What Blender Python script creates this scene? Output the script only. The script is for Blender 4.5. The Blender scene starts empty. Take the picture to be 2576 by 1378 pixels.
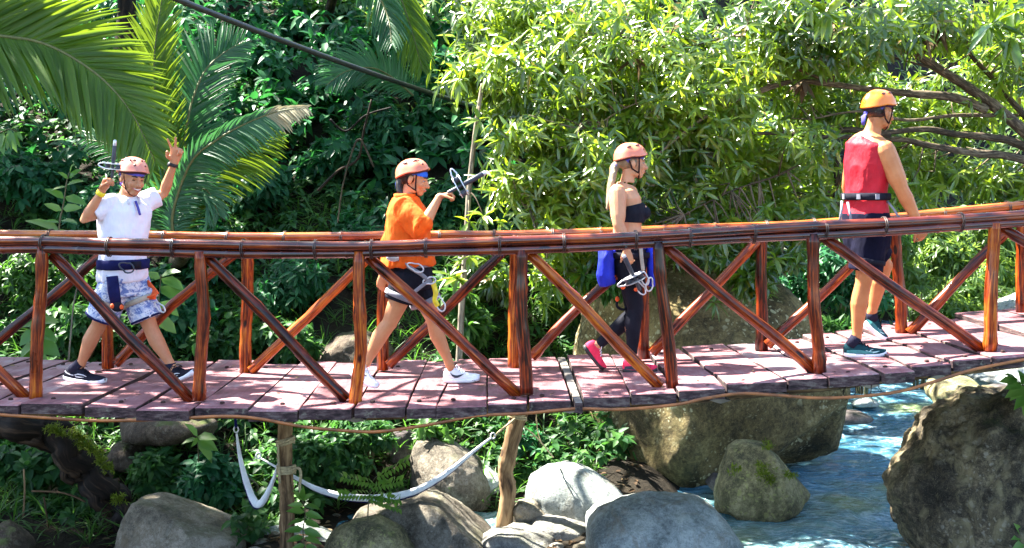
import bpy, bmesh, math, random
import numpy as np
from mathutils import Vector, Matrix

# ------------------------------------------------------------------ camera, sky, sun, exposure
S = bpy.context.scene
COL = S.collection
random.seed(7)
RNG = np.random.default_rng(7)
ZC = 1.43                    # the camera's height above the deck (deck: z about 0)
FPX, U0, V0 = 3000.0, 1288.0, 470.0   # focal length and principal point for a 2576 x 1378 reading of the photograph

cam_d = bpy.data.cameras.new('camera')
cam = bpy.data.objects.new('camera', cam_d)
COL.objects.link(cam)
cam.location = (0, 0, ZC)
cam.rotation_euler = (math.radians(90), 0, 0)
cam_d.sensor_width = 36.0
cam_d.lens = 36.0 * FPX / 2576.0
cam_d.shift_y = -(689.0 - V0) / 2576.0
cam_d.clip_start = 0.1
cam_d.clip_end = 500.0
S.camera = cam

SUN_DIR = Vector((-0.53, 0.25, 0.81)).normalized()     # towards the sun: high, left, a little beyond the bridge
world = bpy.data.worlds.new('World')
S.world = world
world.use_nodes = True
wn = world.node_tree
wn.nodes.clear()
_sky = wn.nodes.new('ShaderNodeTexSky')
_sky.sky_type = 'NISHITA'
_sky.sun_disc = False
_sky.sun_elevation = math.asin(SUN_DIR.z)
_sky.sun_rotation = math.atan2(SUN_DIR.x, SUN_DIR.y)
_bg = wn.nodes.new('ShaderNodeBackground')
_bg.inputs['Strength'].default_value = 0.085
_wo = wn.nodes.new('ShaderNodeOutputWorld')
wn.links.new(_sky.outputs[0], _bg.inputs[0])
wn.links.new(_bg.outputs[0], _wo.inputs[0])

sun_d = bpy.data.lights.new('sun', 'SUN')
sun_d.energy = 5.0
sun_d.angle = math.radians(0.53)
sun_d.color = (1.0, 0.95, 0.85)
sun = bpy.data.objects.new('sun', sun_d)
COL.objects.link(sun)
sun.rotation_euler = SUN_DIR.to_track_quat('Z', 'Y').to_euler()
sun.location = (-6, 4, 12)

S.view_settings.view_transform = 'Standard'
S.view_settings.look = 'None'
S.view_settings.exposure = 3.1
S.view_settings.gamma = 1.0
S.view_settings.use_curve_mapping = False
S.render.engine = 'CYCLES'
S.cycles.max_bounces = 8
S.cycles.transparent_max_bounces = 8
S.cycles.use_adaptive_sampling = True
S.cycles.use_denoising = True

# ------------------------------------------------------------------ small helpers
def P(u, v, y):
    """The point at distance y seen at (u, v) of the 2576 x 1378 reading of the photograph."""
    return Vector(((u - U0) * y / FPX, y, ZC - (v - V0) * y / FPX))

def origin_of(o):
    p = Vector((0, 0, 0))
    while o is not None:
        p += o.location
        o = o.parent
    return p

def tag(o, label=None, cat=None, group=None, kind=None):
    if label: o['label'] = label
    if cat: o['category'] = cat
    if group: o['group'] = group
    if kind: o['kind'] = kind
    return o

def thing(name, label, cat, loc=(0, 0, 0), group=None):
    o = bpy.data.objects.new(name, None)
    o.empty_display_size = 0.1
    COL.objects.link(o)
    o.location = loc
    return tag(o, label, cat, group)

def place(o, parent=None):
    """link an object whose mesh is in world coordinates under parent"""
    COL.objects.link(o)
    if parent is not None:
        o.parent = parent
        o.location = -origin_of(parent)
    return o

class B:
    """collects tubes, boxes and rings; build() links them as ONE mesh object"""
    def __init__(s):
        s.v, s.f, s.uv, s.mi = [], [], [], []
    def face(s, idx, uv=None, mi=0):
        s.f.append(tuple(idx)); s.uv.append(uv or [(0, 0)] * len(idx)); s.mi.append(mi)
    def ring_loft(s, rings, cap0=True, cap1=True, closed=True, mi=0, vlen=None):
        n = len(rings[0]); base = len(s.v)
        for r in rings: s.v.extend([tuple(p) for p in r])
        acc = 0.0
        for i in range(len(rings) - 1):
            c0 = sum((Vector(p) for p in rings[i]), Vector()) / n
            c1 = sum((Vector(p) for p in rings[i + 1]), Vector()) / n
            l = (c1 - c0).length
            for j in range(n if closed else n - 1):
                k = (j + 1) % n
                a, b_, c, d = base + i*n + j, base + i*n + k, base + (i+1)*n + k, base + (i+1)*n + j
                s.face((a, b_, c, d), [(j/n, acc), ((j+1)/n, acc), ((j+1)/n, acc + l), (j/n, acc + l)], mi)
            acc += l
        if cap0: s.face([base + j for j in range(n)][::-1], [(0.5, 0)] * n, mi)
        if cap1: s.face([base + (len(rings)-1)*n + j for j in range(n)], [(0.5, acc)] * n, mi)
    def tube(s, pts, rad, n=10, round_ends=False, side=None, mi=0, wob=0.0):
        """a tapered tube; rad: one number, or per point a number or (ra along side, rb across)"""
        pts = [Vector(p) for p in pts]
        m = len(pts)
        if not isinstance(rad, (list,)): rad = [rad] * m
        rad = [r if isinstance(r, tuple) else (r, r) for r in rad]
        tang = []
        for i in range(m):
            a = pts[max(0, i-1)]; b_ = pts[min(m-1, i+1)]
            t = (b_ - a)
            tang.append(t.normalized() if t.length > 1e-9 else Vector((0, 0, 1)))
        sv = Vector(side) if side is not None else (Vector((0, 0, 1)).cross(tang[0]) if abs(tang[0].z) < 0.9 else Vector((1, 0, 0)))
        rings = []
        def mk(c, t, sv_, ra, rb):
            a = (sv_ - t * sv_.dot(t)); a = a.normalized() if a.length > 1e-6 else t.orthogonal().normalized()
            b2 = t.cross(a)
            ww = [1 + wob * random.uniform(-1, 1) for _ in range(n)] if wob else [1] * n
            return [c + a * (ra * ww[j] * math.cos(2*math.pi*j/n)) + b2 * (rb * ww[j] * math.sin(2*math.pi*j/n)) for j in range(n)], a
        first = None
        for i in range(m):
            r, a = mk(pts[i], tang[i], sv, *rad[i])
            if side is None: sv = a
            rings.append(r)
        if round_ends:
            pre, post = [], []
            for k, (cc, rr) in enumerate(((0.5, 0.87), (0.87, 0.5), (0.99, 0.12))):
                q0 = max(min(rad[0]), 1e-4); q1 = max(min(rad[-1]), 1e-4)
                s0 = Vector(side) if side is not None else (Vector(rings[0][0]) - pts[0])
                s1 = Vector(side) if side is not None else (Vector(rings[-1][0]) - pts[-1])
                pre.insert(0, mk(pts[0] - tang[0] * q0 * cc, tang[0], s0, rad[0][0]*rr, rad[0][1]*rr)[0])
                post.append(mk(pts[-1] + tang[-1] * q1 * cc, tang[-1], s1, rad[-1][0]*rr, rad[-1][1]*rr)[0])
            rings = pre + rings + post
        s.ring_loft(rings, mi=mi)
        return s
    def ell(s, c, r, X=(1,0,0), Y=(0,1,0), Z=(0,0,1), nu=14, nv=9, mi=0):
        c = Vector(c); X, Y, Z = Vector(X), Vector(Y), Vector(Z)
        rings = []
        for i in range(nv):
            ph = math.pi * (0.04 + 0.92 * i / (nv - 1))
            rings.append([c + X*(r[0]*math.sin(ph)*math.cos(2*math.pi*j/nu)) + Y*(r[1]*math.sin(ph)*math.sin(2*math.pi*j/nu)) - Z*(r[2]*math.cos(ph)) for j in range(nu)])
        s.ring_loft(rings, mi=mi)
        return s
    def box(s, c, h, X=(1,0,0), Y=(0,1,0), Z=(0,0,1), mi=0):
        c = Vector(c); X, Y, Z = Vector(X)*h[0], Vector(Y)*h[1], Vector(Z)*h[2]
        rings = []
        for k in (-1, 1):
            rings.append([c - X - Y + Z*k, c + X - Y + Z*k, c + X + Y + Z*k, c - X + Y + Z*k])
        s.ring_loft(rings, mi=mi)
        return s
    def band(s, c, a, b_, up, h, t, n=28, mi=0, ang=(0, 2*math.pi)):
        """a belt round an ellipse with half axes a, b_ (vectors)"""
        c, a, b_, up = Vector(c), Vector(a), Vector(b_), Vector(up).normalized()
        full = abs(ang[1] - ang[0] - 2*math.pi) < 1e-6
        rings = []
        for i in range(n + (0 if full else 1)):
            th = ang[0] + (ang[1]-ang[0]) * i / n
            p = a*math.cos(th) + b_*math.sin(th)
            o = p.normalized()
            rings.append([c + p - o*t + up*h, c + p + o*t + up*h*0.8, c + p + o*t - up*h*0.8, c + p - o*t - up*h])
        if full: rings.append(rings[0])
        s.ring_loft(rings, cap0=not full, cap1=not full, mi=mi)
        return s
    def mesh(s, name):
        me = bpy.data.meshes.new(name)
        me.from_pydata([tuple(p) for p in s.v], [], s.f)
        ul = me.uv_layers.new(name='UVMap')
        flat = [c for uv in s.uv for p in uv for c in p]
        ul.data.foreach_set('uv', flat)
        me.polygons.foreach_set('material_index', s.mi)
        me.update()
        return me
    def build(s, name, mats, parent=None, smooth=True, label=None):
        me = s.mesh(name)
        for m in (mats if isinstance(mats, (list, tuple)) else [mats]): me.materials.append(m)
        if smooth: me.polygons.foreach_set('use_smooth', [True] * len(me.polygons))
        o = bpy.data.objects.new(name, me)
        place(o, parent)
        if label: o['label'] = label
        return o

def soften(o, ang=40):
    me = o.data
    try:
        me.set_sharp_from_angle(angle=math.radians(ang))
    except Exception:
        pass
    return o

def remeshed(b, voxel, smooth=3, factor=0.5):
    me = b.mesh('tmp')
    o = bpy.data.objects.new('tmp', me)
    COL.objects.link(o)
    r = o.modifiers.new('r', 'REMESH'); r.mode = 'VOXEL'; r.voxel_size = voxel
    if smooth:
        q = o.modifiers.new('s', 'SMOOTH'); q.iterations = smooth; q.factor = factor
    dg = bpy.context.evaluated_depsgraph_get()
    m2 = bpy.data.meshes.new_from_object(o.evaluated_get(dg))
    bpy.data.objects.remove(o); bpy.data.meshes.remove(me)
    m2.polygons.foreach_set('use_smooth', [True] * len(m2.polygons))
    return m2

def organic(b, name, mat, parent, voxel=0.008, smooth=3, factor=0.5, wrinkle=0.0, wscale=18.0, seed=0, label=None):
    m2 = remeshed(b, voxel, smooth, factor)
    m2.name = name
    if wrinkle:
        co = np.empty(len(m2.vertices) * 3, np.float32); m2.vertices.foreach_get('co', co); co = co.reshape(-1, 3)
        no = np.empty(len(m2.vertices) * 3, np.float32); m2.vertices.foreach_get('normal', no); no = no.reshape(-1, 3)
        q = co * np.array([wscale, wscale, wscale * 0.55]) + seed * 13.1
        d = fbm(q, 3) - 0.5
        rid = 1 - np.abs(2 * vnoise(q * 0.8 + 31) - 1)
        co = co + no * ((d * 1.1 + (rid - 0.5) * 0.7) * wrinkle)[:, None]
        m2.vertices.foreach_set('co', co.astype(np.float32).ravel()); m2.update()
    m2.materials.clear(); m2.materials.append(mat)
    o = bpy.data.objects.new(name, m2)
    place(o, parent)
    if label: o['label'] = label
    return o

# value noise, vectorised
def _hash(i, j, k):
    h = (i * 374761393 + j * 668265263 + k * 2147483647 + 1013904223) & 0xFFFFFFFF
    h = ((h ^ (h >> 13)) * 1274126177) & 0xFFFFFFFF
    h = ((h ^ (h >> 16)) * 2246822519) & 0xFFFFFFFF
    return ((h ^ (h >> 15)) & 0xFFFFFF) / float(0xFFFFFF)

def vnoise(p):
    p = np.asarray(p, float)
    i = np.floor(p).astype(np.int64); f = p - i
    f = f * f * f * (f * (f * 6 - 15) + 10)
    r = 0
    for a in (0, 1):
        wa = f[:, 0] if a else 1 - f[:, 0]
        for b_ in (0, 1):
            wb = f[:, 1] if b_ else 1 - f[:, 1]
            for c in (0, 1):
                wc = f[:, 2] if c else 1 - f[:, 2]
                r = r + wa * wb * wc * _hash(i[:, 0] + a, i[:, 1] + b_, i[:, 2] + c)
    return r

def fbm(p, o=4):
    p = np.asarray(p, float); r = 0; a = 0.5; t = 0
    for k in range(o):
        r = r + a * vnoise(p + 17.3 * k); t += a; p = p * 2.03; a *= 0.5
    return r / t

def np_mesh(name, V, F, uv=None, smooth=True, fattr=None):
    me = bpy.data.meshes.new(name)
    V = np.ascontiguousarray(V, np.float32); F = np.ascontiguousarray(F, np.int32)
    k = F.shape[1]
    me.vertices.add(len(V)); me.vertices.foreach_set('co', V.ravel())
    me.loops.add(F.size); me.loops.foreach_set('vertex_index', F.ravel())
    me.polygons.add(len(F))
    me.polygons.foreach_set('loop_start', np.arange(0, F.size, k, dtype=np.int32))
    me.polygons.foreach_set('loop_total', np.full(len(F), k, np.int32))
    if smooth: me.polygons.foreach_set('use_smooth', np.ones(len(F), bool))
    me.update(calc_edges=True)
    if fattr is not None:
        at = me.attributes.new('rnd', 'FLOAT', 'FACE')
        at.data.foreach_set('value', np.ascontiguousarray(fattr, np.float32))
    return me

def sstep(x, a, b):
    t = np.clip((x - a) / (b - a), 0, 1)
    return t * t * (3 - 2 * t)

# ------------------------------------------------------------------ materials
class NT:
    def __init__(s, name):
        s.m = bpy.data.materials.new(name); s.m.use_nodes = True
        s.t = s.m.node_tree; s.t.nodes.clear()
        s.out = s.t.nodes.new('ShaderNodeOutputMaterial')
    def n(s, typ, **kw):
        nd = s.t.nodes.new('ShaderNode' + typ)
        for k, v in kw.items():
            if k.startswith('i_'):
                nd.inputs[k[2:].replace('_', ' ')].default_value = v
            else:
                setattr(nd, k, v)
        return nd
    def l(s, a, b): s.t.links.new(a, b)
    def ramp(s, fac, stops, interp='LINEAR'):
        r = s.n('ValToRGB'); r.color_ramp.interpolation = interp
        e = r.color_ramp.elements
        while len(e) < len(stops): e.new(0.5)
        for i, (p, c) in enumerate(stops):
            e[i].position = p; e[i].color = (*c, 1) if len(c) == 3 else c
        s.l(fac, r.inputs[0]); return r.outputs[0]
    def coord(s, kind='Object', scale=(1, 1, 1), rot=(0, 0, 0)):
        tc = s.n('TexCoord'); mp = s.n('Mapping')
        mp.inputs['Scale'].default_value = scale
        mp.inputs['Rotation'].default_value = rot
        s.l(tc.outputs[kind], mp.inputs[0]); return mp.outputs[0]
    def noise(s, vec, scale=5, detail=4, rough=0.55, dist=0):
        k = s.n('TexNoise'); k.inputs['Scale'].default_value = scale; k.inputs['Detail'].default_value = detail
        k.inputs['Roughness'].default_value = rough; k.inputs['Distortion'].default_value = dist
        s.l(vec, k.inputs['Vector']); return k.outputs[0]
    def voro(s, vec, scale=5, feature='F1', out='Distance', rnd=1.0):
        k = s.n('TexVoronoi', feature=feature); k.inputs['Scale'].default_value = scale
        k.inputs['Randomness'].default_value = rnd
        s.l(vec, k.inputs['Vector']); return k.outputs[out]
    def mix(s, fac, a, b, mode='MIX'):
        k = s.n('Mix', data_type='RGBA', blend_type=mode)
        for val, idx in ((fac, 0), (a, 6), (b, 7)):
            if hasattr(val, 'links'): s.l(val, k.inputs[idx])
            elif idx == 0: k.inputs[0].default_value = val
            else: k.inputs[idx].default_value = (*val, 1)
        return k.outputs[2]
    def math(s, op, a, b=0.0):
        k = s.n('Math', operation=op)
        for val, idx in ((a, 0), (b, 1)):
            if hasattr(val, 'links'): s.l(val, k.inputs[idx])
            else: k.inputs[idx].default_value = val
        return k.outputs[0]
    def con(s, k, g=1.7):
        r = s.n('MapRange'); r.inputs['From Min'].default_value = .5 - .5 / g; r.inputs['From Max'].default_value = .5 + .5 / g
        s.l(k, r.inputs['Value']); return r.outputs[0]
    def bump(s, h, strength=0.3, dist=0.01):
        k = s.n('Bump'); k.inputs['Strength'].default_value = strength; k.inputs['Distance'].default_value = dist
        s.l(h, k.inputs['Height']); return k.outputs[0]
    def bsdf(s, color, rough=0.5, spec=0.5, metal=0.0, normal=None, coat=0.0, coat_rough=0.1, sheen=0.0, sss=0.0, trans=0.0):
        p = s.n('BsdfPrincipled')
        for val, nm in ((color, 'Base Color'), (rough, 'Roughness')):
            if hasattr(val, 'links'): s.l(val, p.inputs[nm])
            else: p.inputs[nm].default_value = (*val, 1) if isinstance(val, tuple) else val
        p.inputs['Specular IOR Level'].default_value = spec
        p.inputs['Metallic'].default_value = metal
        p.inputs['Coat Weight'].default_value = coat
        p.inputs['Coat Roughness'].default_value = coat_rough
        p.inputs['Sheen Weight'].default_value = sheen
        if sss:
            p.inputs['Subsurface Weight'].default_value = sss
            p.inputs['Subsurface Scale'].default_value = 0.01
            p.inputs['Subsurface Radius'].default_value = (1, 0.3, 0.15)
        if trans: p.inputs['Transmission Weight'].default_value = trans
        if normal is not None: s.l(normal, p.inputs['Normal'])
        return p
    def done(s, sh):
        s.l(sh.outputs[0] if hasattr(sh, 'outputs') else sh, s.out.inputs[0]); return s.m

def plain(name, col, rough=0.5, spec=0.5, metal=0.0, var=0.25, scale=30, coat=0, bump=0.15, sheen=0.0):
    t = NT(name); c = t.coord()
    n = t.noise(c, scale, 4)
    lo = tuple(x * (1 - var) for x in col); hi = tuple(min(1, x * (1 + var)) for x in col)
    cc = t.ramp(n, [(0.3, lo), (0.7, hi)])
    return t.done(t.bsdf(cc, rough, spec, metal, t.bump(n, bump, 0.004), coat, sheen=sheen))

def cloth(name, col, var=0.12, rough=0.85, sheen=None):
    t = NT(name); c = t.coord()
    n = t.noise(c, 11, 4, 0.6); w = t.noise(c, 260, 2)
    lo = tuple(x * (1 - var) for x in col); hi = tuple(min(1, x * (1 + var)) for x in col)
    cc = t.ramp(n, [(0.3, lo), (0.7, hi)])
    fold = t.noise(t.coord('Object', (1, 1, 0.45)), 16, 3, 0.5, 0.6)
    h = t.math('ADD', t.math('MULTIPLY', fold, 1.0), t.math('MULTIPLY', w, 0.05))
    return t.done(t.bsdf(cc, rough, 0.25 if max(col) > .1 else .08, 0, t.bump(h, 0.5, 0.02), sheen=(0.10 if min(col) > 0.1 else 0.0)))

def skin(name, col):
    t = NT(name); c = t.coord()
    n = t.noise(c, 9, 5, 0.6); n2 = t.noise(c, 90, 3)
    lo = (col[0]*0.86, col[1]*0.76, col[2]*0.70); hi = (min(1, col[0]*1.08), col[1]*1.1, col[2]*1.12)
    cc = t.mix(t.math('MULTIPLY', n2, 0.25), t.ramp(n, [(0.3, lo), (0.7, hi)]), (col[0]*0.8, col[1]*0.6, col[2]*0.5))
    return t.done(t.bsdf(cc, 0.5, 0.4, 0, t.bump(n2, 0.12, 0.003), sss=0.12))

def varnished(name, stops, coat=0.7, rough=0.35, gs=(5, 1.1, 1), cior=1.5):
    t = NT(name)
    uv = t.n('UVMap'); mp = t.n('Mapping'); t.l(uv.outputs[0], mp.inputs[0]); mp.inputs['Scale'].default_value = gs
    oi = t.n('ObjectInfo')
    off = t.n('CombineXYZ'); t.l(t.math('MULTIPLY', oi.outputs['Random'], 37.0), off.inputs[1]); t.l(off.outputs[0], mp.inputs['Location'])
    g = t.noise(mp.outputs[0], 3.2, 8, 0.62, 0.8)
    b = t.noise(t.coord('Object', (1, 1, 1)), 5, 3)
    k = t.math('ADD', t.math('MULTIPLY', g, 0.75), t.math('MULTIPLY', b, 0.25))
    k = t.math('ADD', k, t.math('MULTIPLY', t.math('SUBTRACT', oi.outputs['Random'], 0.5), 0.15))
    k = t.math('ADD', k, t.math('MULTIPLY', t.math('SUBTRACT', t.noise(t.coord('Object'), 1.7, 3), 0.5), 0.22))
    kn = t.n('Mapping'); t.l(uv.outputs[0], kn.inputs[0]); kn.inputs['Scale'].default_value = (2.0, 3.1, 1); t.l(off.outputs[0], kn.inputs['Location'])
    spot = t.ramp(t.voro(kn.outputs[0], 1.0), [(0.05, (1, 1, 1)), (0.13, (0, 0, 0))])
    k = t.math('SUBTRACT', k, t.math('MULTIPLY', spot, 0.28))
    cc = t.ramp(t.con(k, 2.0), stops)
    rr = t.ramp(b, [(0.3, (rough*0.7,)*3), (0.7, (min(1, rough*1.4),)*3)])
    p = t.bsdf(cc, rr, 0.2, 0, t.bump(g, 0.35, 0.006), coat, 0.14); p.inputs['Coat IOR'].default_value = cior
    return t.done(p)

def leaf_mat(name, stops, trans_col, trans=0.4, rough=0.35, spec=0.5):
    t = NT(name)
    at = t.n('Attribute', attribute_name='rnd')
    oi = t.n('ObjectInfo')
    r = t.math('FRACT', t.math('ADD', at.outputs['Fac'], t.math('MULTIPLY', oi.outputs['Random'], 0.999)))
    cc = t.ramp(r, stops)
    big = t.noise(t.coord('Object'), 1.3, 2)
    cc = t.mix(t.math('MULTIPLY', big, 0.5), cc, tuple(x * 0.6 for x in stops[0][1]))
    p = t.bsdf(cc, rough, spec, 0, t.bump(t.noise(t.coord('Object'), 45, 2), 0.15, 0.01))
    tr = t.n('BsdfTranslucent')
    t.l(t.mix(0.75, cc, trans_col), tr.inputs[0])
    mx = t.n('MixShader'); mx.inputs[0].default_value = trans
    t.l(p.outputs[0], mx.inputs[1]); t.l(tr.outputs[0], mx.inputs[2])
    return t.done(mx)

def rock_mat(name, stops, lichen=None, lich_amt=0.5, moss=0.0, streak=None, scale=1.0, rough=0.85):
    t = NT(name); c = t.coord('Object')
    n = t.noise(c, 2.2*scale, 9, 0.65, 0.4)
    fine = t.noise(c, 28*scale, 8, 0.75)
    grain = t.noise(c, 140*scale, 2, 0.6)
    k = t.math('ADD', t.math('MULTIPLY', n, 0.62), t.math('MULTIPLY', fine, 0.38))
    cc = t.ramp(t.con(k, 1.9), stops)
    cc = t.mix(t.ramp(grain, [(0.58, (0, 0, 0)), (0.66, (0.55,)*3)]), cc, tuple(x*0.35 for x in stops[0][1]))
    cc = t.mix(t.ramp(grain, [(0.30, (0.4,)*3), (0.38, (0, 0, 0))]), cc, tuple(min(1, x*1.5) for x in stops[-1][1]))
    if streak:
        s = t.noise(t.coord('Object', (2.6, 2.6, 1.1), (.3, .5, 0)), 1.7, 8, 0.72, 1.2)
        cc = t.mix(t.ramp(s, [(0.5, (0, 0, 0)), (0.66, (0.8,)*3)]), cc, streak)
    h = t.math('ADD', t.math('MULTIPLY', k, 1.0), t.math('MULTIPLY', grain, 0.06))
    if lichen:
        dst = t.n('VectorMath', operation='ADD')
        t.l(c, dst.inputs[0])
        dn = t.n('TexNoise'); dn.inputs['Scale'].default_value = 12*scale; t.l(c, dn.inputs['Vector'])
        sc = t.n('VectorMath', operation='SCALE'); sc.inputs['Scale'].default_value = 0.10; t.l(dn.outputs['Color'], sc.inputs[0])
        t.l(sc.outputs[0], dst.inputs[1])
        v1 = t.voro(dst.outputs[0], 9*scale); v2 = t.voro(dst.outputs[0], 22*scale)
        patch = t.ramp(t.noise(c, 1.7*scale, 3), [(0.40, (0, 0, 0)), (0.58, (1, 1, 1))])
        s1 = t.ramp(v1, [(0.16, (1, 1, 1)), (0.24, (0, 0, 0))]); s2 = t.ramp(v2, [(0.20, (1, 1, 1)), (0.30, (0, 0, 0))])
        sp = t.math('MULTIPLY', t.math('MAXIMUM', s1, s2), patch)
        cc = t.mix(t.math('MULTIPLY', sp, lich_amt), cc, lichen)
    if moss:
        g = t.n('NewGeometry'); sx = t.n('SeparateXYZ'); t.l(g.outputs['Normal'], sx.inputs[0])
        mm = t.math('MULTIPLY', t.math('ADD', sx.outputs[2], 0.35), t.noise(c, 3.1*scale, 6, 0.7))
        mk = t.ramp(mm, [(0.60, (0, 0, 0)), (0.78, (1, 1, 1))])
        cc = t.mix(t.math('MULTIPLY', mk, moss), cc, (0.07, 0.10, 0.015))
    return t.done(t.bsdf(cc, rough, 0.35, 0, t.bump(h, 1.0, 0.055)))

M = {}
M['post'] = varnished('varnished_red_wood', [(0.25, (0.012, 0.002, 0.001)), (0.40, (0.085, 0.009, 0.0015)), (0.58, (0.23, 0.034, 0.004)), (0.80, (0.46, 0.13, 0.012))], coat=0.3, cior=1.5)
M['bamboo'] = varnished('varnished_bamboo', [(0.25, (0.016, 0.003, 0.002)), (0.40, (0.10, 0.012, 0.003)), (0.58, (0.25, 0.042, 0.006)), (0.80, (0.50, 0.16, 0.016))], coat=0.8, cior=1.6, rough=0.3, gs=(7, 0.7, 1))
M['wire'] = plain('dark_binding_wire', (0.05, 0.035, 0.03), 0.45, 0.5, 0.4)
M['bolt'] = plain('rusty_bolt', (0.035, 0.018, 0.016), 0.7, 0.4, 0.5)

def plank_mat():
    t = NT('worn_red_deck_paint')
    oi = t.n('ObjectInfo')
    tc = t.n('TexCoord'); ad = t.n('VectorMath', operation='ADD')
    cx = t.n('CombineXYZ'); t.l(t.math('MULTIPLY', oi.outputs['Random'], 53.0), cx.inputs[0]); t.l(t.math('MULTIPLY', oi.outputs['Random'], 17.0), cx.inputs[1])
    t.l(tc.outputs['Object'], ad.inputs[0]); t.l(cx.outputs[0], ad.inputs[1])
    mp = t.n('Mapping'); mp.inputs['Scale'].default_value = (9, 1.2, 9); t.l(ad.outputs[0], mp.inputs[0])
    grain = t.noise(mp.outputs[0], 2.5, 8, 0.7, 0.6)
    blot = t.noise(ad.outputs[0], 3.4, 6, 0.65)
    fine = t.noise(ad.outputs[0], 45, 4, 0.7)
    k = t.math('ADD', t.math('MULTIPLY', grain, 0.4), t.math('MULTIPLY', blot, 0.6))
    k = t.math('ADD', k, t.math('MULTIPLY', t.math('SUBTRACT', oi.outputs['Random'], 0.5), 0.13))
    cc = t.ramp(t.con(k, 2.0), [(0.20, (0.10, 0.038, 0.044)), (0.42, (0.20, 0.074, 0.084)), (0.60, (0.27, 0.128, 0.138)), (0.80, (0.34, 0.25, 0.25))])
    worn = t.noise(mp.outputs[0], 0.9, 7, 0.75, 1.0)
    cc = t.mix(t.ramp(worn, [(0.56, (0, 0, 0)), (0.70, (0.65,)*3)]), cc, (0.27, 0.205, 0.20))
    cc = t.mix(t.ramp(fine, [(0.60, (0, 0, 0)), (0.72, (0.6,)*3)]), cc, (0.34, 0.24, 0.22))
    cc = t.mix(t.ramp(fine, [(0.28, (0.5,)*3), (0.38, (0, 0, 0))]), cc, (0.07, 0.03, 0.03))
    return t.done(t.bsdf(cc, t.ramp(blot, [(0.3, (0.45,)*3), (0.7, (0.75,)*3)]), 0.4, 0, t.bump(grain, 0.3, 0.006)))
M['plank'] = plank_mat()
def edge_mat():
    t = NT('mouldy_plank_edge'); c = t.coord('Object', (2.5, 1, 9))
    n = t.noise(c, 4, 8, 0.7); b = t.noise(t.coord('Object'), 14, 5, 0.7)
    cc = t.ramp(t.con(n, 1.6), [(0.32, (0.018, 0.012, 0.013)), (0.52, (0.06, 0.036, 0.038)), (0.72, (0.13, 0.10, 0.09))])
    cc = t.mix(t.ramp(b, [(0.58, (0, 0, 0)), (0.68, (0.7,)*3)]), cc, (0.20, 0.19, 0.14))
    return t.done(t.bsdf(cc, 0.9, 0.2, 0, t.bump(n, 0.6, 0.012)))
M['edge'] = edge_mat()
M['greywood'] = varnished('bare_grey_wood', [(0.3, (0.05, 0.045, 0.04)), (0.5, (0.17, 0.15, 0.13)), (0.7, (0.33, 0.30, 0.26))], coat=0, rough=0.85, gs=(4, 0.8, 1))
M['barkpost'] = varnished('bare_brown_log', [(0.3, (0.05, 0.028, 0.014)), (0.5, (0.17, 0.10, 0.05)), (0.7, (0.32, 0.21, 0.11))], coat=0, rough=0.85, gs=(3, 1.2, 1))
M['bark'] = varnished('grey_brown_bark', [(0.3, (0.035, 0.026, 0.017)), (0.5, (0.085, 0.063, 0.042)), (0.75, (0.22, 0.175, 0.12))], coat=0, rough=0.9, gs=(4, 3, 1))
M['palebark'] = varnished('pale_bark', [(0.3, (0.10, 0.08, 0.06)), (0.5, (0.24, 0.20, 0.15)), (0.7, (0.36, 0.31, 0.24))], coat=0, rough=0.9, gs=(3, 2, 1))
M['darkbark'] = varnished('dark_root_bark', [(0.3, (0.004, 0.003, 0.002)), (0.55, (0.016, 0.010, 0.007)), (0.8, (0.07, 0.042, 0.025))], coat=0, rough=0.85, gs=(4, 1.3, 1))
M['stem'] = plain('green_brown_stem', (0.09, 0.08, 0.035), 0.7)
M['hose'] = plain('orange_brown_hose', (0.25, 0.085, 0.02), 0.5, 0.5, var=0.5, scale=9)
M['cable'] = plain('black_cable', (0.022, 0.022, 0.026), 0.4, 0.5, var=0.4, scale=25)
M['rope'] = plain('beige_rope', (0.42, 0.34, 0.20), 0.9, 0.2, var=0.35, scale=60, bump=0.5)
M['white_cloth'] = cloth('white_hammock_cloth', (0.84, 0.85, 0.88))
M['navy_cloth'] = cloth('navy_hammock_edge', (0.012, 0.015, 0.10))

L = {}
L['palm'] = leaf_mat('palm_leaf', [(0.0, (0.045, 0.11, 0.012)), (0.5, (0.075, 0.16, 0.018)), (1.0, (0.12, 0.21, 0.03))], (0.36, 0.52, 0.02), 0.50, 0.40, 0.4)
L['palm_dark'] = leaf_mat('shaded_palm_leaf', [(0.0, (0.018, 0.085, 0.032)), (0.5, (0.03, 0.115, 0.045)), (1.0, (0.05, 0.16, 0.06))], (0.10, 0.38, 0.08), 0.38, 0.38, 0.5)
L['palm_dry'] = leaf_mat('dry_palm_leaf', [(0.0, (0.30, 0.26, 0.15)), (1.0, (0.45, 0.40, 0.27))], (0.5, 0.45, 0.25), 0.3, 0.6, 0.3)
L['mango'] = leaf_mat('glossy_lance_leaf', [(0.0, (0.007, 0.032, 0.006)), (0.32, (0.022, 0.072, 0.009)), (0.65, (0.065, 0.14, 0.012)), (0.92, (0.15, 0.22, 0.018)), (1.0, (0.26, 0.13, 0.02))], (0.32, 0.52, 0.015), 0.36, 0.30, 1.0)
L['mango_pale'] = leaf_mat('pale_lance_leaf', [(0.0, (0.05, 0.12, 0.010)), (0.6, (0.14, 0.23, 0.016)), (1.0, (0.28, 0.32, 0.04))], (0.46, 0.66, 0.025), 0.40, 0.30, 1.0)
L['jungle'] = leaf_mat('teal_jungle_leaf', [(0.0, (0.008, 0.052, 0.023)), (0.5, (0.020, 0.115, 0.046)), (1.0, (0.065, 0.21, 0.08))], (0.06, 0.36, 0.06), 0.25, 0.45, 0.25)
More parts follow.
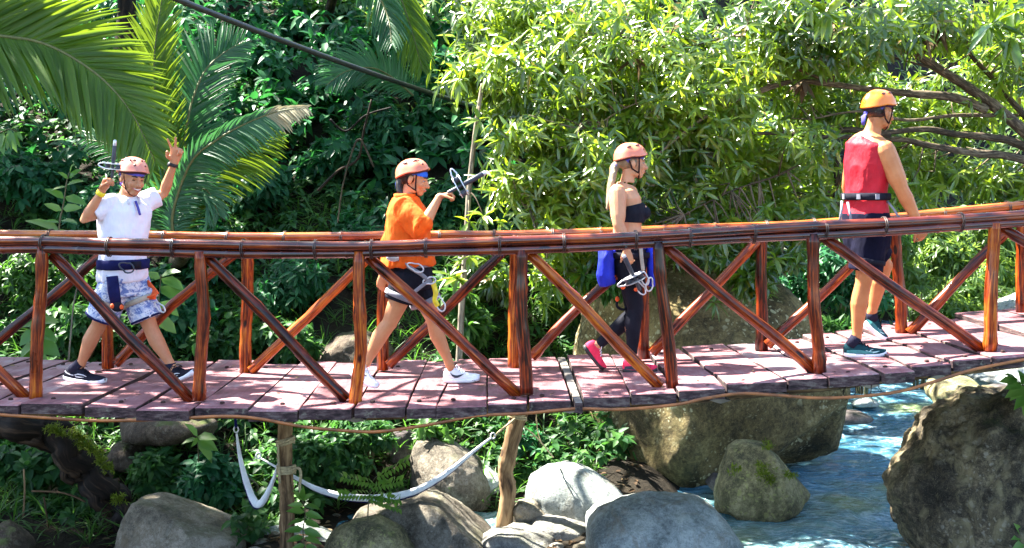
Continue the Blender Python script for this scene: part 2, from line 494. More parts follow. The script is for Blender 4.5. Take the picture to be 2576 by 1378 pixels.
L['jungle2'] = leaf_mat('mid_green_jungle_leaf', [(0.0, (0.016, 0.058, 0.012)), (0.5, (0.045, 0.12, 0.020)), (1.0, (0.10, 0.20, 0.035))], (0.16, 0.42, 0.04), 0.32, 0.45, 0.3)
L['cover'] = leaf_mat('ground_cover_leaf', [(0.0, (0.010, 0.044, 0.013)), (0.5, (0.028, 0.100, 0.026)), (1.0, (0.085, 0.19, 0.04))], (0.12, 0.36, 0.05), 0.28, 0.5, 0.2)
L['fresh'] = leaf_mat('fresh_green_leaf', [(0.0, (0.06, 0.17, 0.03)), (0.5, (0.10, 0.22, 0.04)), (1.0, (0.18, 0.28, 0.06))], (0.35, 0.65, 0.08), 0.40, 0.4, 0.5)
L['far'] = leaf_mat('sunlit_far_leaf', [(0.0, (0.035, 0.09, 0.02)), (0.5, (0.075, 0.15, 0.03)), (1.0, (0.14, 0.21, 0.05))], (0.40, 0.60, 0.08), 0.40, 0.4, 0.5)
L['moss'] = leaf_mat('moss', [(0.0, (0.10, 0.15, 0.01)), (1.0, (0.20, 0.25, 0.02))], (0.3, 0.4, 0.03), 0.2, 0.7, 0.2)
# ------------------------------------------------------------------ ground and river
WATER_Z = -1.47
def river_c(y):
    y = np.asarray(y, float)
    return 2.75 + np.where(y > 9.6, 0.37 * (y - 9.6), -0.30 * (y - 9.6))

def H(x, y):
    x = np.asarray(x, float); y = np.asarray(y, float)
    rc = river_c(y)
    dl = (rc - 1.6) - x; dr = x - (rc + 1.9)
    bank = np.maximum(dl, dr)
    z = -2.0 + 0.62 * sstep(bank, -0.6, 0.5)
    z = z + 0.60 * np.maximum(0, y - 10.7) * sstep(dl, 0.3, 3.2)
    z = z + 0.34 * np.maximum(0, y - 16.0) * sstep(dr, 0.2, 4.0)
    z = z + 0.42 * np.maximum(0, y - 25.0) * (1 - sstep(dl, 0.3, 3.2)) * (1 - sstep(dr, 0.2, 4.0))
    z = z + 1.25 * (1 - sstep(y, 1.5, 6.5))
    q = np.stack([x.ravel() * 0.9, y.ravel() * 0.9, np.zeros(x.size)], 1)
    z = z + ((fbm(q, 4) - 0.5) * 0.5).reshape(x.shape)
    return z

def Hs(x, y): return float(H(np.array([x]), np.array([y]))[0])

def hit(u, v, y0=9.3, y1=34.0):
    """where the sight line through (u, v) meets the ground"""
    ys = np.linspace(y0, y1, 260)
    x = (u - U0) * ys / FPX; z = ZC - (v - V0) * ys / FPX
    k = np.where(H(x, ys) >= z)[0]
    y = ys[k[0]] if len(k) else y1
    return P(u, v, float(y))

def build_ground():
    xs = np.concatenate([np.linspace(-60, -13, 20), np.linspace(-12.6, 14, 170), np.linspace(14.5, 70, 24)])
    ys = np.concatenate([np.linspace(-30, 4, 16), np.linspace(4.5, 26, 150), np.linspace(26.6, 120, 40)])
    X, Y = np.meshgrid(xs, ys)
    Z = H(X, Y)
    nx, ny = len(xs), len(ys)
    V = np.stack([X.ravel(), Y.ravel(), Z.ravel()], 1)
    i = (np.arange(ny - 1)[:, None] * nx + np.arange(nx - 1)[None]).ravel()
    F = np.stack([i, i + 1, i + nx + 1, i + nx], 1)
    t = NT('forest_soil'); c = t.coord()
    n = t.noise(c, 1.6, 8, 0.65); f = t.noise(c, 22, 6, 0.7)
    k = t.math('ADD', t.math('MULTIPLY', n, 0.6), t.math('MULTIPLY', f, 0.4))
    cc = t.ramp(k, [(0.30, (0.004, 0.003, 0.002)), (0.5, (0.016, 0.012, 0.007)), (0.68, (0.045, 0.034, 0.02)), (0.85, (0.11, 0.09, 0.055))])
    m = t.done(t.bsdf(cc, 0.95, 0.2, 0, t.bump(f, 0.9, 0.05)))
    me = np_mesh('ground', V, F); me.materials.append(m)
    o = bpy.data.objects.new('ground', me); COL.objects.link(o)
    tag(o, 'dark leaf-strewn forest soil of the bank and the slope behind the bridge', kind='structure')

def build_river():
    xs = np.linspace(-1.5, 13, 260); ys = np.linspace(2.0, 27, 330)
    X, Y = np.meshgrid(xs, ys)
    rx = X - river_c(Y)
    q = np.stack([X.ravel() * 1.5 - Y.ravel() * 0.3, Y.ravel() * 2.6, np.zeros(X.size)], 1)
    a = fbm(q, 3).reshape(X.shape); b_ = fbm(q * 3.3 + 7, 3).reshape(X.shape)
    rough = fbm(np.stack([X.ravel() * 0.55, Y.ravel() * 0.4, np.ones(X.size)], 1), 2).reshape(X.shape)
    near = 1.0 + 0.8 * (1 - sstep(Y, 9.5, 12.0))
    Z = WATER_Z + ((a - 0.5) * 0.10 + (b_ - 0.5) * 0.045) * (0.4 + 1.2 * rough) * near
    nx, ny = len(xs), len(ys)
    V = np.stack([X.ravel(), Y.ravel(), Z.ravel()], 1)
    i = (np.arange(ny - 1)[:, None] * nx + np.arange(nx - 1)[None]).ravel()
    F = np.stack([i, i + 1, i + nx + 1, i + nx], 1)
    t = NT('rippled_river_water'); c = t.coord('Object', (1.0, 2.2, 1.0), (0, 0, 0.3))
    n1 = t.noise(c, 3.2, 6, 0.6, 0.5); n2 = t.noise(c, 11, 4, 0.6)
    h = t.math('ADD', n1, t.math('MULTIPLY', n2, 0.35))
    deep = t.ramp(t.noise(t.coord('Object'), 0.8, 3), [(0.34, (0.014, 0.085, 0.14)), (0.52, (0.045, 0.20, 0.30)), (0.68, (0.16, 0.22, 0.10))])  # the blues put reflected sky into the water's own colour
    body = t.bsdf(deep, 0.10, 1.0, 0, t.bump(h, 1.0, 0.16)); body.inputs['IOR'].default_value = 1.45
    foam_n = t.noise(t.coord('Object', (1.6, 3.2, 1), (0, 0, 0.35)), 5.5, 8, 0.72, 0.6)
    foam_p = t.noise(t.coord('Object'), 0.9, 2)
    fm = t.ramp(t.math('ADD', t.math('MULTIPLY', foam_n, 0.75), t.math('MULTIPLY', foam_p, 0.25)), [(0.51, (0, 0, 0)), (0.76, (0.7,)*3)])
    foam = t.bsdf((0.62, 0.74, 0.78), 0.6, 0.4, 0, t.bump(foam_n, 0.5, 0.03))
    mx = t.n('MixShader'); t.l(fm, mx.inputs[0]); t.l(body.outputs[0], mx.inputs[1]); t.l(foam.outputs[0], mx.inputs[2])
    me = np_mesh('river', V, F); me.materials.append(t.done(mx))
    o = bpy.data.objects.new('river', me); COL.objects.link(o)
    tag(o, 'blue-green rippling river water with streaks of white foam', kind='structure')

build_ground()
build_river()

# ------------------------------------------------------------------ boulders
R = {}
R['grey'] = rock_mat('grey_river_stone', [(0.34, (0.09, 0.085, 0.075)), (0.50, (0.21, 0.20, 0.18)), (0.66, (0.34, 0.33, 0.29))], (0.46, 0.46, 0.40), 0.35, 0.25)
R['bluegrey'] = rock_mat('pale_blue_grey_stone', [(0.32, (0.12, 0.14, 0.135)), (0.50, (0.29, 0.325, 0.31)), (0.68, (0.45, 0.48, 0.45))], (0.50, 0.51, 0.46), 0.30, 0.2, streak=(0.20, 0.17, 0.12))
R['tan'] = rock_mat('tan_grey_stone', [(0.34, (0.10, 0.085, 0.06)), (0.50, (0.23, 0.195, 0.14)), (0.66, (0.36, 0.31, 0.24))], (0.42, 0.40, 0.32), 0.3, 0.3, streak=(0.15, 0.11, 0.06))
R['big'] = rock_mat('lichen_spotted_boulder', [(0.34, (0.045, 0.033, 0.013)), (0.50, (0.15, 0.112, 0.045)), (0.66, (0.29, 0.225, 0.095))], (0.50, 0.46, 0.27), 1.0, 0.5, streak=(0.035, 0.030, 0.015), scale=0.9)
R['gold'] = rock_mat('mossy_golden_boulder', [(0.34, (0.06, 0.054, 0.030)), (0.50, (0.19, 0.165, 0.082)), (0.66, (0.38, 0.33, 0.18))], (0.36, 0.36, 0.12), 0.55, 0.45, streak=(0.035, 0.04, 0.015))
R['dark'] = rock_mat('sun_streaked_dark_boulder', [(0.34, (0.018, 0.014, 0.009)), (0.52, (0.085, 0.066, 0.040)), (0.70, (0.32, 0.25, 0.145))], (0.38, 0.34, 0.26), 0.5, 0.3, streak=(0.26, 0.21, 0.11))  # tan streak colour stands in for sun on the dark rock
R['brown'] = rock_mat('brown_earthy_stone', [(0.34, (0.04, 0.028, 0.018)), (0.50, (0.075, 0.053, 0.035)), (0.66, (0.16, 0.12, 0.08))], (0.28, 0.26, 0.2), 0.3, 0.9)
R['purple'] = rock_mat('dark_purplish_stone', [(0.34, (0.035, 0.027, 0.028)), (0.50, (0.085, 0.068, 0.068)), (0.66, (0.16, 0.135, 0.13))], (0.22, 0.2, 0.18), 0.3, 0.2)
R['slant'] = rock_mat('slanted_grained_boulder', [(0.34, (0.05, 0.042, 0.030)), (0.50, (0.14, 0.118, 0.088)), (0.66, (0.26, 0.23, 0.18))], (0.38, 0.36, 0.30), 0.3, 0.3, streak=(0.06, 0.048, 0.035))
R['pebble'] = rock_mat('small_river_stone', [(0.34, (0.10, 0.09, 0.075)), (0.50, (0.24, 0.22, 0.18)), (0.66, (0.40, 0.37, 0.31))], None, 0, 0.2)

_ico = {}
def ico(n):
    if n not in _ico:
        bm = bmesh.new(); bmesh.ops.create_icosphere(bm, subdivisions=n, radius=1.0)
        bm.verts.ensure_lookup_table()
        V = np.array([v.co[:] for v in bm.verts]); F = np.array([[v.index for v in f.verts] for f in bm.faces])
        bm.free(); _ico[n] = (V, F)
    return _ico[n]

def rock(name, label, outline, y, depth, mat, seed=0, lumps=0.10, facet=0.5, sub=5, cat='boulder', tilt=0.0, group=None):
    """a boulder with the given silhouette, at its own distance, as deep as it is wide"""
    pts = np.array([P(u, v, y)[:] for u, v in outline])
    c = np.array([(pts[:, 0].min() + pts[:, 0].max()) / 2, y, (pts[:, 2].min() + pts[:, 2].max()) / 2])
    dx, dz = pts[:, 0] - c[0], pts[:, 2] - c[2]
    # outline radius per angle, sampled along the polygon's edges
    ex, ez = [], []
    for i in range(len(pts)):
        j = (i + 1) % len(pts)
        for s in np.linspace(0, 1, 14, endpoint=False):
            ex.append(dx[i] * (1 - s) + dx[j] * s); ez.append(dz[i] * (1 - s) + dz[j] * s)
    ex, ez = np.array(ex), np.array(ez)
    ang = np.arctan2(ez, ex); rad = np.hypot(ex, ez); o = np.argsort(ang); ang, rad = ang[o], rad[o]
    ang = np.concatenate([ang - 2*np.pi, ang, ang + 2*np.pi]); rad = np.tile(rad, 3)
    V, F = ico(sub)
    D = V.copy()
    r = np.random.default_rng(seed + 100)
    th = np.arctan2(D[:, 2], D[:, 0]); Rr = np.interp(th, ang, rad)
    smooth = np.mean([np.interp(th + q, ang, rad) for q in np.linspace(-.12, .12, 7)], axis=0)
    Rr = 0.72 * Rr + 0.28 * smooth
    rho = np.hypot(D[:, 0], D[:, 2]); ay = np.abs(D[:, 1])
    # super-ellipsoid front to back: flatter faces, tighter edges
    e = 2.0 + 1.6 * facet
    k = (rho ** e + ay ** e) ** (-1.0 / e)
    X = np.cos(th) * rho * k * Rr
    Z = np.sin(th) * rho * k * Rr
    Y = D[:, 1] * k * depth
    # cut by random planes for facets
    Pn = np.stack([X, Y, Z], 1)
    sc = np.array([np.ptp(X) / 2, depth, np.ptp(Z) / 2])
    U = Pn / sc
    for _ in range(9):
        n = r.normal(size=3); n[1] *= 1.3; n /= np.linalg.norm(n)
        d = r.uniform(0.70, 0.92)
        over = np.maximum(0, U @ n - d)
        wgt = np.clip(np.abs(D[:, 1]) * 2.2, 0.12, 1.0)        # the silhouette keeps most of its outline
        U = U - np.outer(over * facet * 0.9 * wgt, n)
    Pn = U * sc
    s0 = float(np.mean(sc))
    q = Pn / s0
    n1 = fbm(q * 1.6 + seed * 3.7, 3) - 0.5; n2 = fbm(q * 5.5 + seed * 1.3, 4) - 0.5; n3 = fbm(q * 19 + seed, 3) - 0.5
    rid = np.abs(fbm(q * 2.4 + 40 + seed, 3) - 0.5)
    nr = Pn / (np.linalg.norm(Pn, axis=1, keepdims=True) + 1e-9)
    Pn = Pn + nr * ((n1 * lumps * 1.3 + n2 * lumps * 0.65 + n3 * lumps * 0.30 - np.maximum(0, 0.05 - rid) * lumps * 3.2) * s0)[:, None]
    me = np_mesh(name, Pn, F); me.materials.append(mat)
    ob = bpy.data.objects.new(name, me); COL.objects.link(ob)
    ob.location = c
    return tag(ob, label, cat, group)

rock('boulder', 'huge brown lichen-spotted boulder that the middle of the bridge rests above',
     [(1452, 850), (1480, 740), (1540, 665), (1700, 632), (1880, 650), (1990, 740), (2060, 840), (2110, 930), (2124, 1030), (2112, 1140), (2040, 1168), (1900, 1200), (1750, 1222), (1640, 1218), (1590, 1172), (1535, 1105), (1478, 1030), (1448, 930)],
     12.5, 1.25, R['big'], 3, 0.07, 0.85, 6)
rock('boulder', 'pointed golden mossy boulder standing in the water before the huge boulder',
     [(1835, 1122), (1872, 1106), (1915, 1110), (1950, 1142), (1990, 1192), (2044, 1246), (2005, 1275), (1930, 1320), (1850, 1325), (1795, 1290), (1796, 1230), (1815, 1170)],
     10.7, 0.42, R['gold'], 11, 0.10, 0.9)
rock('boulder', 'massive dark ridged boulder at the lower right beyond the water',
     [(2238, 1205), (2258, 1152), (2300, 1112), (2318, 1052), (2345, 1022), (2420, 1000), (2520, 988), (2640, 985), (2780, 1050), (2830, 1250), (2780, 1480), (2420, 1490), (2300, 1400), (2258, 1290)],
     9.4, 0.85, R['dark'], 23, 0.21, 0.6, 6)
rock('boulder', 'pale blue-grey boulder at the front, largest of the loose stones',
     [(1478, 1310), (1500, 1270), (1570, 1243), (1640, 1231), (1710, 1233), (1770, 1262), (1825, 1310), (1872, 1378), (1880, 1440), (1700, 1480), (1520, 1470), (1480, 1390)],
     9.3, 0.62, R['bluegrey'], 31, 0.09, 0.85)
rock('boulder', 'smooth rounded grey boulder behind the pale front boulder',
     [(1322, 1240), (1335, 1195), (1375, 1165), (1420, 1164), (1470, 1178), (1530, 1215), (1575, 1255), (1570, 1310), (1450, 1345), (1350, 1335), (1320, 1290)],
     10.4, 0.48, R['bluegrey'], 37, 0.08, 0.5)
rock('boulder', 'rounded brown and grey boulder under the white hammock',
     [(1030, 1150), (1045, 1105), (1090, 1097), (1150, 1118), (1205, 1160), (1238, 1215), (1240, 1270), (1170, 1305), (1080, 1290), (1035, 1230)],
     10.9, 0.45, R['slant'], 41, 0.10, 0.6)
rock('boulder', 'dark purplish angular stone leaning on the rounded hammock boulder',
     [(972, 1130), (985, 1085), (1030, 1078), (1065, 1100), (1060, 1160), (1020, 1185), (975, 1170)],
     11.4, 0.25, R['purple'], 43, 0.12, 0.9)
rock('boulder', 'slanting grained brown-grey boulder right of the hammock post',
     [(868, 1330), (900, 1282), (1000, 1256), (1060, 1243), (1115, 1254), (1165, 1292), (1215, 1332), (1270, 1390), (1260, 1450), (1000, 1470), (880, 1420)],
     9.7, 0.55, R['slant'], 47, 0.09, 0.9)
rock('boulder', 'small moss-topped boulder with a sapling rooted on it, bottom edge',
     [(815, 1380), (832, 1325), (880, 1308), (950, 1304), (1005, 1325), (1042, 1385), (1030, 1450), (900, 1470), (820, 1440)],
     9.15, 0.34, R['gold'], 53, 0.16, 0.7)
rock('boulder', 'big tan flat-sided boulder at the lower left beside the dark root',
     [(302, 1390), (318, 1300), (338, 1262), (385, 1258), (460, 1282), (550, 1318), (612, 1345), (628, 1400), (600, 1470), (340, 1480)],
     9.4, 0.50, R['tan'], 59, 0.06, 1.0)
rock('boulder', 'brown moss-streaked boulder just under the left part of the deck',
     [(300, 1060), (360, 1030), (480, 1030), (545, 1060), (540, 1095), (470, 1108), (380, 1102), (310, 1095)], 11.0, 0.5, R['brown'], 61, 0.1, 0.6)
rock('boulder', 'half buried grey stone among leaves above the tan flat-sided boulder',
     [(275, 1150), (300, 1110), (350, 1105), (380, 1140), (370, 1185), (310, 1195)], 11.0, 0.3, R['brown'], 67, 0.12, 0.7)
rock('boulder', 'dark brown stone at the lower left corner',
     [(-60, 1350), (0, 1322), (45, 1330), (75, 1380), (70, 1450), (-60, 1460)], 9.2, 0.35, R['brown'], 71, 0.14, 0.7)
rock('boulder', 'brown rock at the foot of the slope behind the second walker',
     [(800, 880), (840, 845), (920, 832), (985, 850), (1000, 910), (960, 960), (850, 960), (795, 930)], 12.3, 0.4, R['brown'], 73, 0.12, 0.7)
rock('boulder', 'grey rock face half hidden by creepers left of the huge boulder',
     [(1180, 1180), (1225, 1172), (1262, 1195), (1268, 1240), (1200, 1250)], 11.0, 0.25, R['bluegrey'], 79, 0.1, 0.6)
rock('boulder', 'tan stone at the foot of the crooked log post',
     [(1288, 1278), (1305, 1254), (1345, 1262), (1372, 1292), (1352, 1316), (1300, 1316)], 10.0, 0.16, R['tan'], 83, 0.12, 0.8)
rock('boulder', 'flat grey slab below the crooked log post',
     [(1205, 1350), (1235, 1328), (1330, 1332), (1392, 1348), (1400, 1372), (1320, 1398), (1215, 1395)], 9.6, 0.28, R['grey'], 89, 0.10, 1.0)
rock('boulder', 'low grey boulder between the slab and the pale front boulder',
     [(1318, 1330), (1350, 1302), (1420, 1300), (1478, 1318), (1482, 1362), (1420, 1382), (1340, 1370)], 9.85, 0.25, R['grey'], 97, 0.1, 0.8)
rock('boulder', 'pale rock slab behind the foot of the hammock log post',
     [(640, 1330), (700, 1318), (800, 1322), (850, 1345), (840, 1400), (700, 1410), (640, 1380)], 9.9, 0.35, R['bluegrey'], 98, 0.1, 0.8)
rock('boulder', 'golden rock at the far right waterside below the deck',
     [(2342, 985), (2360, 955), (2400, 942), (2440, 950), (2482, 985), (2478, 1020), (2420, 1035), (2350, 1022)], 13.6, 0.5, R['gold'], 101, 0.1, 0.7)
rock('boulder', 'flat pale rock farthest right beyond the golden waterside rock',
     [(2432, 950), (2470, 922), (2540, 916), (2640, 925), (2660, 965), (2560, 985), (2450, 978)], 15.5, 0.6, R['bluegrey'], 103, 0.1, 0.8)
rock('boulder', 'dark low rock at the waterline right of the golden waterside rock',
     [(2470, 985), (2520, 970), (2620, 975), (2640, 1010), (2520, 1015)], 14.6, 0.5, R['purple'], 107, 0.1, 0.8)
rock('boulder', 'small pale stone out in the stream under the hanging roots',
     [(2140, 1013), (2160, 1003), (2190, 1002), (2212, 1012), (2205, 1024), (2150, 1025)], 15.6, 0.14, R['bluegrey'], 109, 0.08, 0.5, 4)
rock('boulder', 'dark wet stone in the stream next to the huge boulder',
     [(2085, 1045), (2120, 1033), (2165, 1035), (2195, 1050), (2180, 1062), (2095, 1066)], 14.2, 0.25, R['purple'], 113, 0.08, 0.5, 4)
rock('boulder', 'grey pebble-like stone in the shadow left of the pointed boulder',
     [(1775, 1215), (1795, 1190), (1825, 1195), (1832, 1225), (1800, 1240)], 11.3, 0.13, R['purple'], 117, 0.08, 0.5, 4)
rock('boulder', 'large pale sunlit boulder beyond the bridge at the right edge',
     [(2500, 800), (2530, 765), (2590, 740), (2680, 750), (2700, 830), (2600, 850), (2510, 840)], 17.0, 0.8, R['bluegrey'], 119, 0.08, 0.8)
# loose cobbles between the boulders
for k, (u, v, w) in enumerate([(1405, 1296, 22), (1436, 1298, 16), (1452, 1358, 26), (1490, 1320, 18), (1300, 1332, 20), (1250, 1318, 18), (620, 1340, 24), (655, 1342, 18), (660, 1368, 20),
                               (1290, 1240, 16), (1330, 1322, 15), (1402, 1378, 20), (1460, 1384, 22), (1186, 1290, 18), (1220, 1300, 14), (1012, 1240, 20), (985, 1225, 16), (795, 1352, 16), (1860, 1352, 16), (640, 1390, 20), (1375, 1392, 16), (1498, 1296, 12), (2230, 985, 14), (2262, 972, 18), (2300, 965, 16), (2330, 1000, 15), (2400, 935, 18), (2470, 930, 16), (2520, 962, 18), (2560, 1000, 20), (2290, 1000, 11), (2210, 968, 12),
                               (1160, 1302, 16), (1190, 1312, 12), (1250, 1300, 14), (1270, 1342, 12), (1310, 1350, 14), (1470, 1372, 14), (1440, 1345, 12), (1355, 1300, 12), (870, 1290, 16), (845, 1300, 12), (690, 1345, 14), (625, 1362, 14), (760, 1330, 14), (800, 1330, 12)]):
    p = hit(u, v, 9.0)
    y = p.y
    ol = [(u + w*1.15*math.cos(a)*random.uniform(.85, 1.1), v - w*0.72*math.sin(a)*random.uniform(.85, 1.1)) for a in [i*math.pi/4 for i in range(8)]]
    rock('cobble', 'small rounded river stone lying between the boulders', ol, y, w*y/FPX, R['pebble'] if k % 3 else R['tan'], 200 + k, 0.09, 0.5, 3, 'stone', group='loose stones between the boulders')

# ------------------------------------------------------------------ the footbridge
bridge = thing('footbridge', 'red-stained wooden plank footbridge with bamboo handrails and crossed braces', 'footbridge', (0, 8.6, -0.1))
_dx = [-6.0, -3.12, -2.10, -1.03, 0.086, 1.05, 2.06, 3.27, 4.2, 6.0]
_dz = [0.08, 0.02, 0.0, -0.01, 0.035, 0.085, 0.18, 0.32, 0.45, 0.72]
def deck_z(x): return float(np.interp(x, _dx, _dz))
YN, YF = 7.98, 9.22        # post rows
Y0D, Y1D = 7.74, 9.72      # front and back edge of the planks

def plank(x0, x1, dz, sk0, sk1, mat, y0, y1, th=0.072, name='plank'):
    bm = bmesh.new()
    z0, z1 = deck_z(x0), deck_z(x1)
    mid = (z0 + z1) / 2; sl = (z1 - z0) * 0.6
    nseg = 5
    top, bot = [], []
    w = x1 - x0
    for i in range(nseg + 1):
        t = i / nseg; y = y0 + (y1 - y0) * t
        jl, jr = random.uniform(-.004, .004), random.uniform(-.004, .004)
        zc = 0.008 * random.uniform(-1, 1) + 0.008 * math.sin(3.1 * t + x0)
        row = [(x0 + sk0*t + jl, y, mid - sl/2 + dz + zc), (x1 + sk1*t + jr, y, mid + sl/2 + dz + zc)]
        top.append(row); bot.append([(a, b, c - th) for a, b, c in row])
    tv = [[bm.verts.new(p) for p in r] for r in top]; bv = [[bm.verts.new(p) for p in r] for r in bot]
    for i in range(nseg):
        bm.faces.new((tv[i][0], tv[i][1], tv[i+1][1], tv[i+1][0])).material_index = 0
        bm.faces.new((bv[i][0], bv[i+1][0], bv[i+1][1], bv[i][1])).material_index = 1
        bm.faces.new((tv[i][0], tv[i+1][0], bv[i+1][0], bv[i][0])).material_index = 1
        bm.faces.new((tv[i][1], bv[i][1], bv[i+1][1], tv[i+1][1])).material_index = 1
    bm.faces.new((tv[0][0], bv[0][0], bv[0][1], tv[0][1])).material_index = 1
    bm.faces.new((tv[-1][0], tv[-1][1], bv[-1][1], bv[-1][0])).material_index = 1
    edges = [e for e in bm.edges if len(e.link_faces) == 2 and e.link_faces[0].material_index != e.link_faces[1].material_index]
    bmesh.ops.bevel(bm, geom=edges, offset=0.006, segments=1, affect='EDGES')
    me = bpy.data.meshes.new(name); bm.normal_update(); bm.to_mesh(me); bm.free()
    me.materials.append(mat); me.materials.append(M['edge'])
    o = bpy.data.objects.new(name, me); place(o, bridge)
    return o, mid + dz

edges_u = [-420, -270, -130, -30, 52, 208, 345, 482, 622, 748, 888, 1022, 1098, 1225, 1328, 1442, 1468, 1590, 1706, 1832, 1986, 2088, 2218, 2300, 2400, 2500, 2600, 2720, 2850, 3000, 3150]
bolt_me = None
skews = [random.uniform(-.05, .05) - (u - U0) * Y0D / FPX * 0.012 for u in edges_u]
for i in range(len(edges_u) - 1):
    x0 = (edges_u[i] - U0) * Y0D / FPX; x1 = (edges_u[i+1] - U0) * Y0D / FPX
    xm = (x0 + x1) / 2
    narrow = (x1 - x0) < 0.1
    g = random.choice([0.009, 0.011, 0.014, 0.018])
    if edges_u[i+1] in (1442, 1832, 345, 888): g = 0.024
    mat = M['greywood'] if narrow else M['plank']
    step = 0.022 if xm > 1.9 else 0.007
    o, zt = plank(x0 + g/2, x1 - g/2, random.uniform(-step, step) - (0.02 if narrow else 0), skews[i], skews[i+1], mat,
                  Y0D + random.uniform(-.05, .07), Y1D + random.uniform(-.08, .08))
    if not narrow:
        for yy, fr in ((Y0D + 0.16, random.uniform(.3, .7)), (Y1D - 0.28, random.uniform(.3, .7))):
            b = B(); b.tube([(0, 0, -0.004), (0, 0, 0.006), (0, 0, 0.010)], [0.017, 0.016, 0.008], 6)
            if bolt_me is None:
                bolt_me = b.mesh('bolt_head'); bolt_me.materials.append(M['bolt'])
            h = bpy.data.objects.new('bolt_head', bolt_me); COL.objects.link(h); h.parent = o
            h.location = Vector((x0 + (x1-x0)*fr, yy, zt + 0.004)) - origin_of(o)
# bare boards under the joints, showing grey through the gaps, and the two bearing logs
for e in (345, 482, 888, 1098, 1442, 1832, 1986, 2218, 2400):
    x = (e - U0) * Y0D / FPX
    b = B(); z = deck_z(x) - 0.115
    b.tube([(x - .012, Y0D + .22, z), (x, 8.6, z + .004), (x + .01, Y1D - .05, z)], [(0.07, 0.02)] * 3, 4, side=(1, 0.0, 0))
    soften(b.build('under_board', M['greywood'], bridge, smooth=False))
for y in (8.55, 9.25):
    b = B(); xs = np.linspace(-5.8, 5.8, 30)
    b.tube([(x, y, deck_z(x) - 0.19) for x in xs], [0.045 + random.uniform(-.004, .004) for _ in xs], 10)
    b.build('bearing_log', M['barkpost'], bridge)

def px_path(pts, y): return [P(u, v, y) for u, v in pts]
def round_timber(name, pts, y, r0, r1, mat, bend=0.010):
    """a peeled round timber from first to last point, a little crooked"""
    a = [P(u, v, yy) for (u, v), yy in zip(pts, y if isinstance(y, (list, tuple)) else [y] * len(pts))]
    out, n = [], 9
    for i in range(len(a) - 1):
        for k in range(n if i < len(a) - 2 else n + 1):
            out.append(a[i].lerp(a[i+1], k / n))
    m = len(out); ph = random.uniform(0, 6)
    rad = []
    for i, p in enumerate(out):
        t = i / (m - 1)
        s = math.sin(math.pi * t)
        out[i] = p + Vector((math.sin(5.2*t + ph), math.cos(4.1*t + ph), 0)) * bend * s
        rad.append((r0 + (r1 - r0) * t) * (1 + random.uniform(-.055, .055) + (0.14 if random.random() < .05 else 0)))
    b = B(); b.tube(out, rad, 12, wob=0.02)
    return b.build(name, M[mat], bridge)

RT, RB = 0.044, 0.040
for pts in ([(90, 1003), (98, 800), (106, 618)], [(501, 1006), (510, 800), (503, 632)], [(893, 1018), (905, 880), (903, 632)], [(1325, 991), (1314, 800), (1312, 628)],
            [(1692, 975), (1672, 780), (1655, 608)], [(2063, 938), (2050, 780), (2045, 588)], [(2490, 882), (2497, 700), (2502, 560)], [(2960, 800), (2962, 500)], [(-330, 1005), (-335, 600)]):
    round_timber('post', pts, YN, RT, RB, 'post', 0.008)
for pts in ([(272, 926), (270, 600)], [(618, 936), (621, 800), (621, 590)], [(963, 930), (968, 590)], [(1293, 928), (1296, 750), (1294, 590)], [(1620, 902), (1614, 582)], [(1915, 880), (1917, 572)],
            [(2268, 840), (2262, 720), (2250, 545)], [(2572, 785), (2570, 505)], [(2900, 730), (2900, 470)], [(-80, 925), (-82, 590)]):
    round_timber('post', pts, YF, RT * 1.08, RB * 1.08, 'post', 0.008)
for pts in ([(-330, 640), (68, 1003)], [(132, 640), (482, 1008)], [(520, 645), (700, 830), (872, 1005)], [(925, 645), (1305, 995)], [(1332, 638), (1500, 805), (1660, 972)], [(1672, 618), (2055, 936)],
            [(2070, 595), (2475, 882)], [(2515, 570), (2930, 810)]):
    round_timber('diagonal_brace', pts, YN + 0.055, 0.037, 0.040, 'post', 0.012)
for pts in ([(-60, 905), (255, 640)], [(292, 915), (430, 765), (590, 640)], [(632, 932), (780, 795), (880, 690), (930, 645)], [(978, 918), (1130, 765), (1268, 632)], [(1338, 898), (1450, 780), (1600, 640)],
            [(1640, 888), (1905, 605)], [(1930, 868), (2060, 745), (2215, 600)], [(2288, 838), (2500, 615), (2540, 575)], [(2600, 775), (2880, 540)]):
    round_timber('diagonal_brace', pts, YF - 0.055, 0.040, 0.038, 'post', 0.012)

def bamboo(pts, y, r, dz=0, dy=0, seed=0, name='handrail'):
    """one bamboo culm along the rail with swollen nodes"""
    rr = random.Random(seed)
    xs = [(u - U0) * y / FPX for u, v in pts]; zs = [ZC - (v - V0) * y / FPX for u, v in pts]
    b = B(); out, rad = [], []
    x = xs[0]; nxt = x + rr.uniform(.2, .5); nodes = []
    while x < xs[-1]:
        step = 0.06
        if x + step >= nxt:
            for o_, k in ((-.012, 1.0), (-.004, 1.13), (.004, 1.13), (.012, 1.0)):
                out.append((nxt + o_, k))
            nodes.append(nxt); x = nxt + .03; nxt = nxt + rr.uniform(.36, .52)
        else:
            out.append((x, 1.0)); x += step
    P3, rad = [], []
    for xx, k in out:
        zz = float(np.interp(xx, xs, zs)); w = 0.006 * math.sin(xx * 2.3 + seed)
        P3.append((xx, y + dy + w, zz + dz + 0.004 * math.sin(xx * 3.1 + seed * 2)))
        rad.append(r * k * (1 + 0.03 * math.sin(xx * 1.3 + seed)))
    b.tube(P3, rad, 12)
    o = b.build(name, M['bamboo'], bridge)
    return o, nodes, lambda xx: float(np.interp(xx, xs, zs))
near_rail = [(-500, 590), (-120, 596), (0, 592), (120, 592), (300, 599), (600, 604), (900, 605), (1200, 598), (1500, 586), (1800, 571), (2100, 554), (2300, 543), (2576, 527), (2900, 505), (3200, 480)]
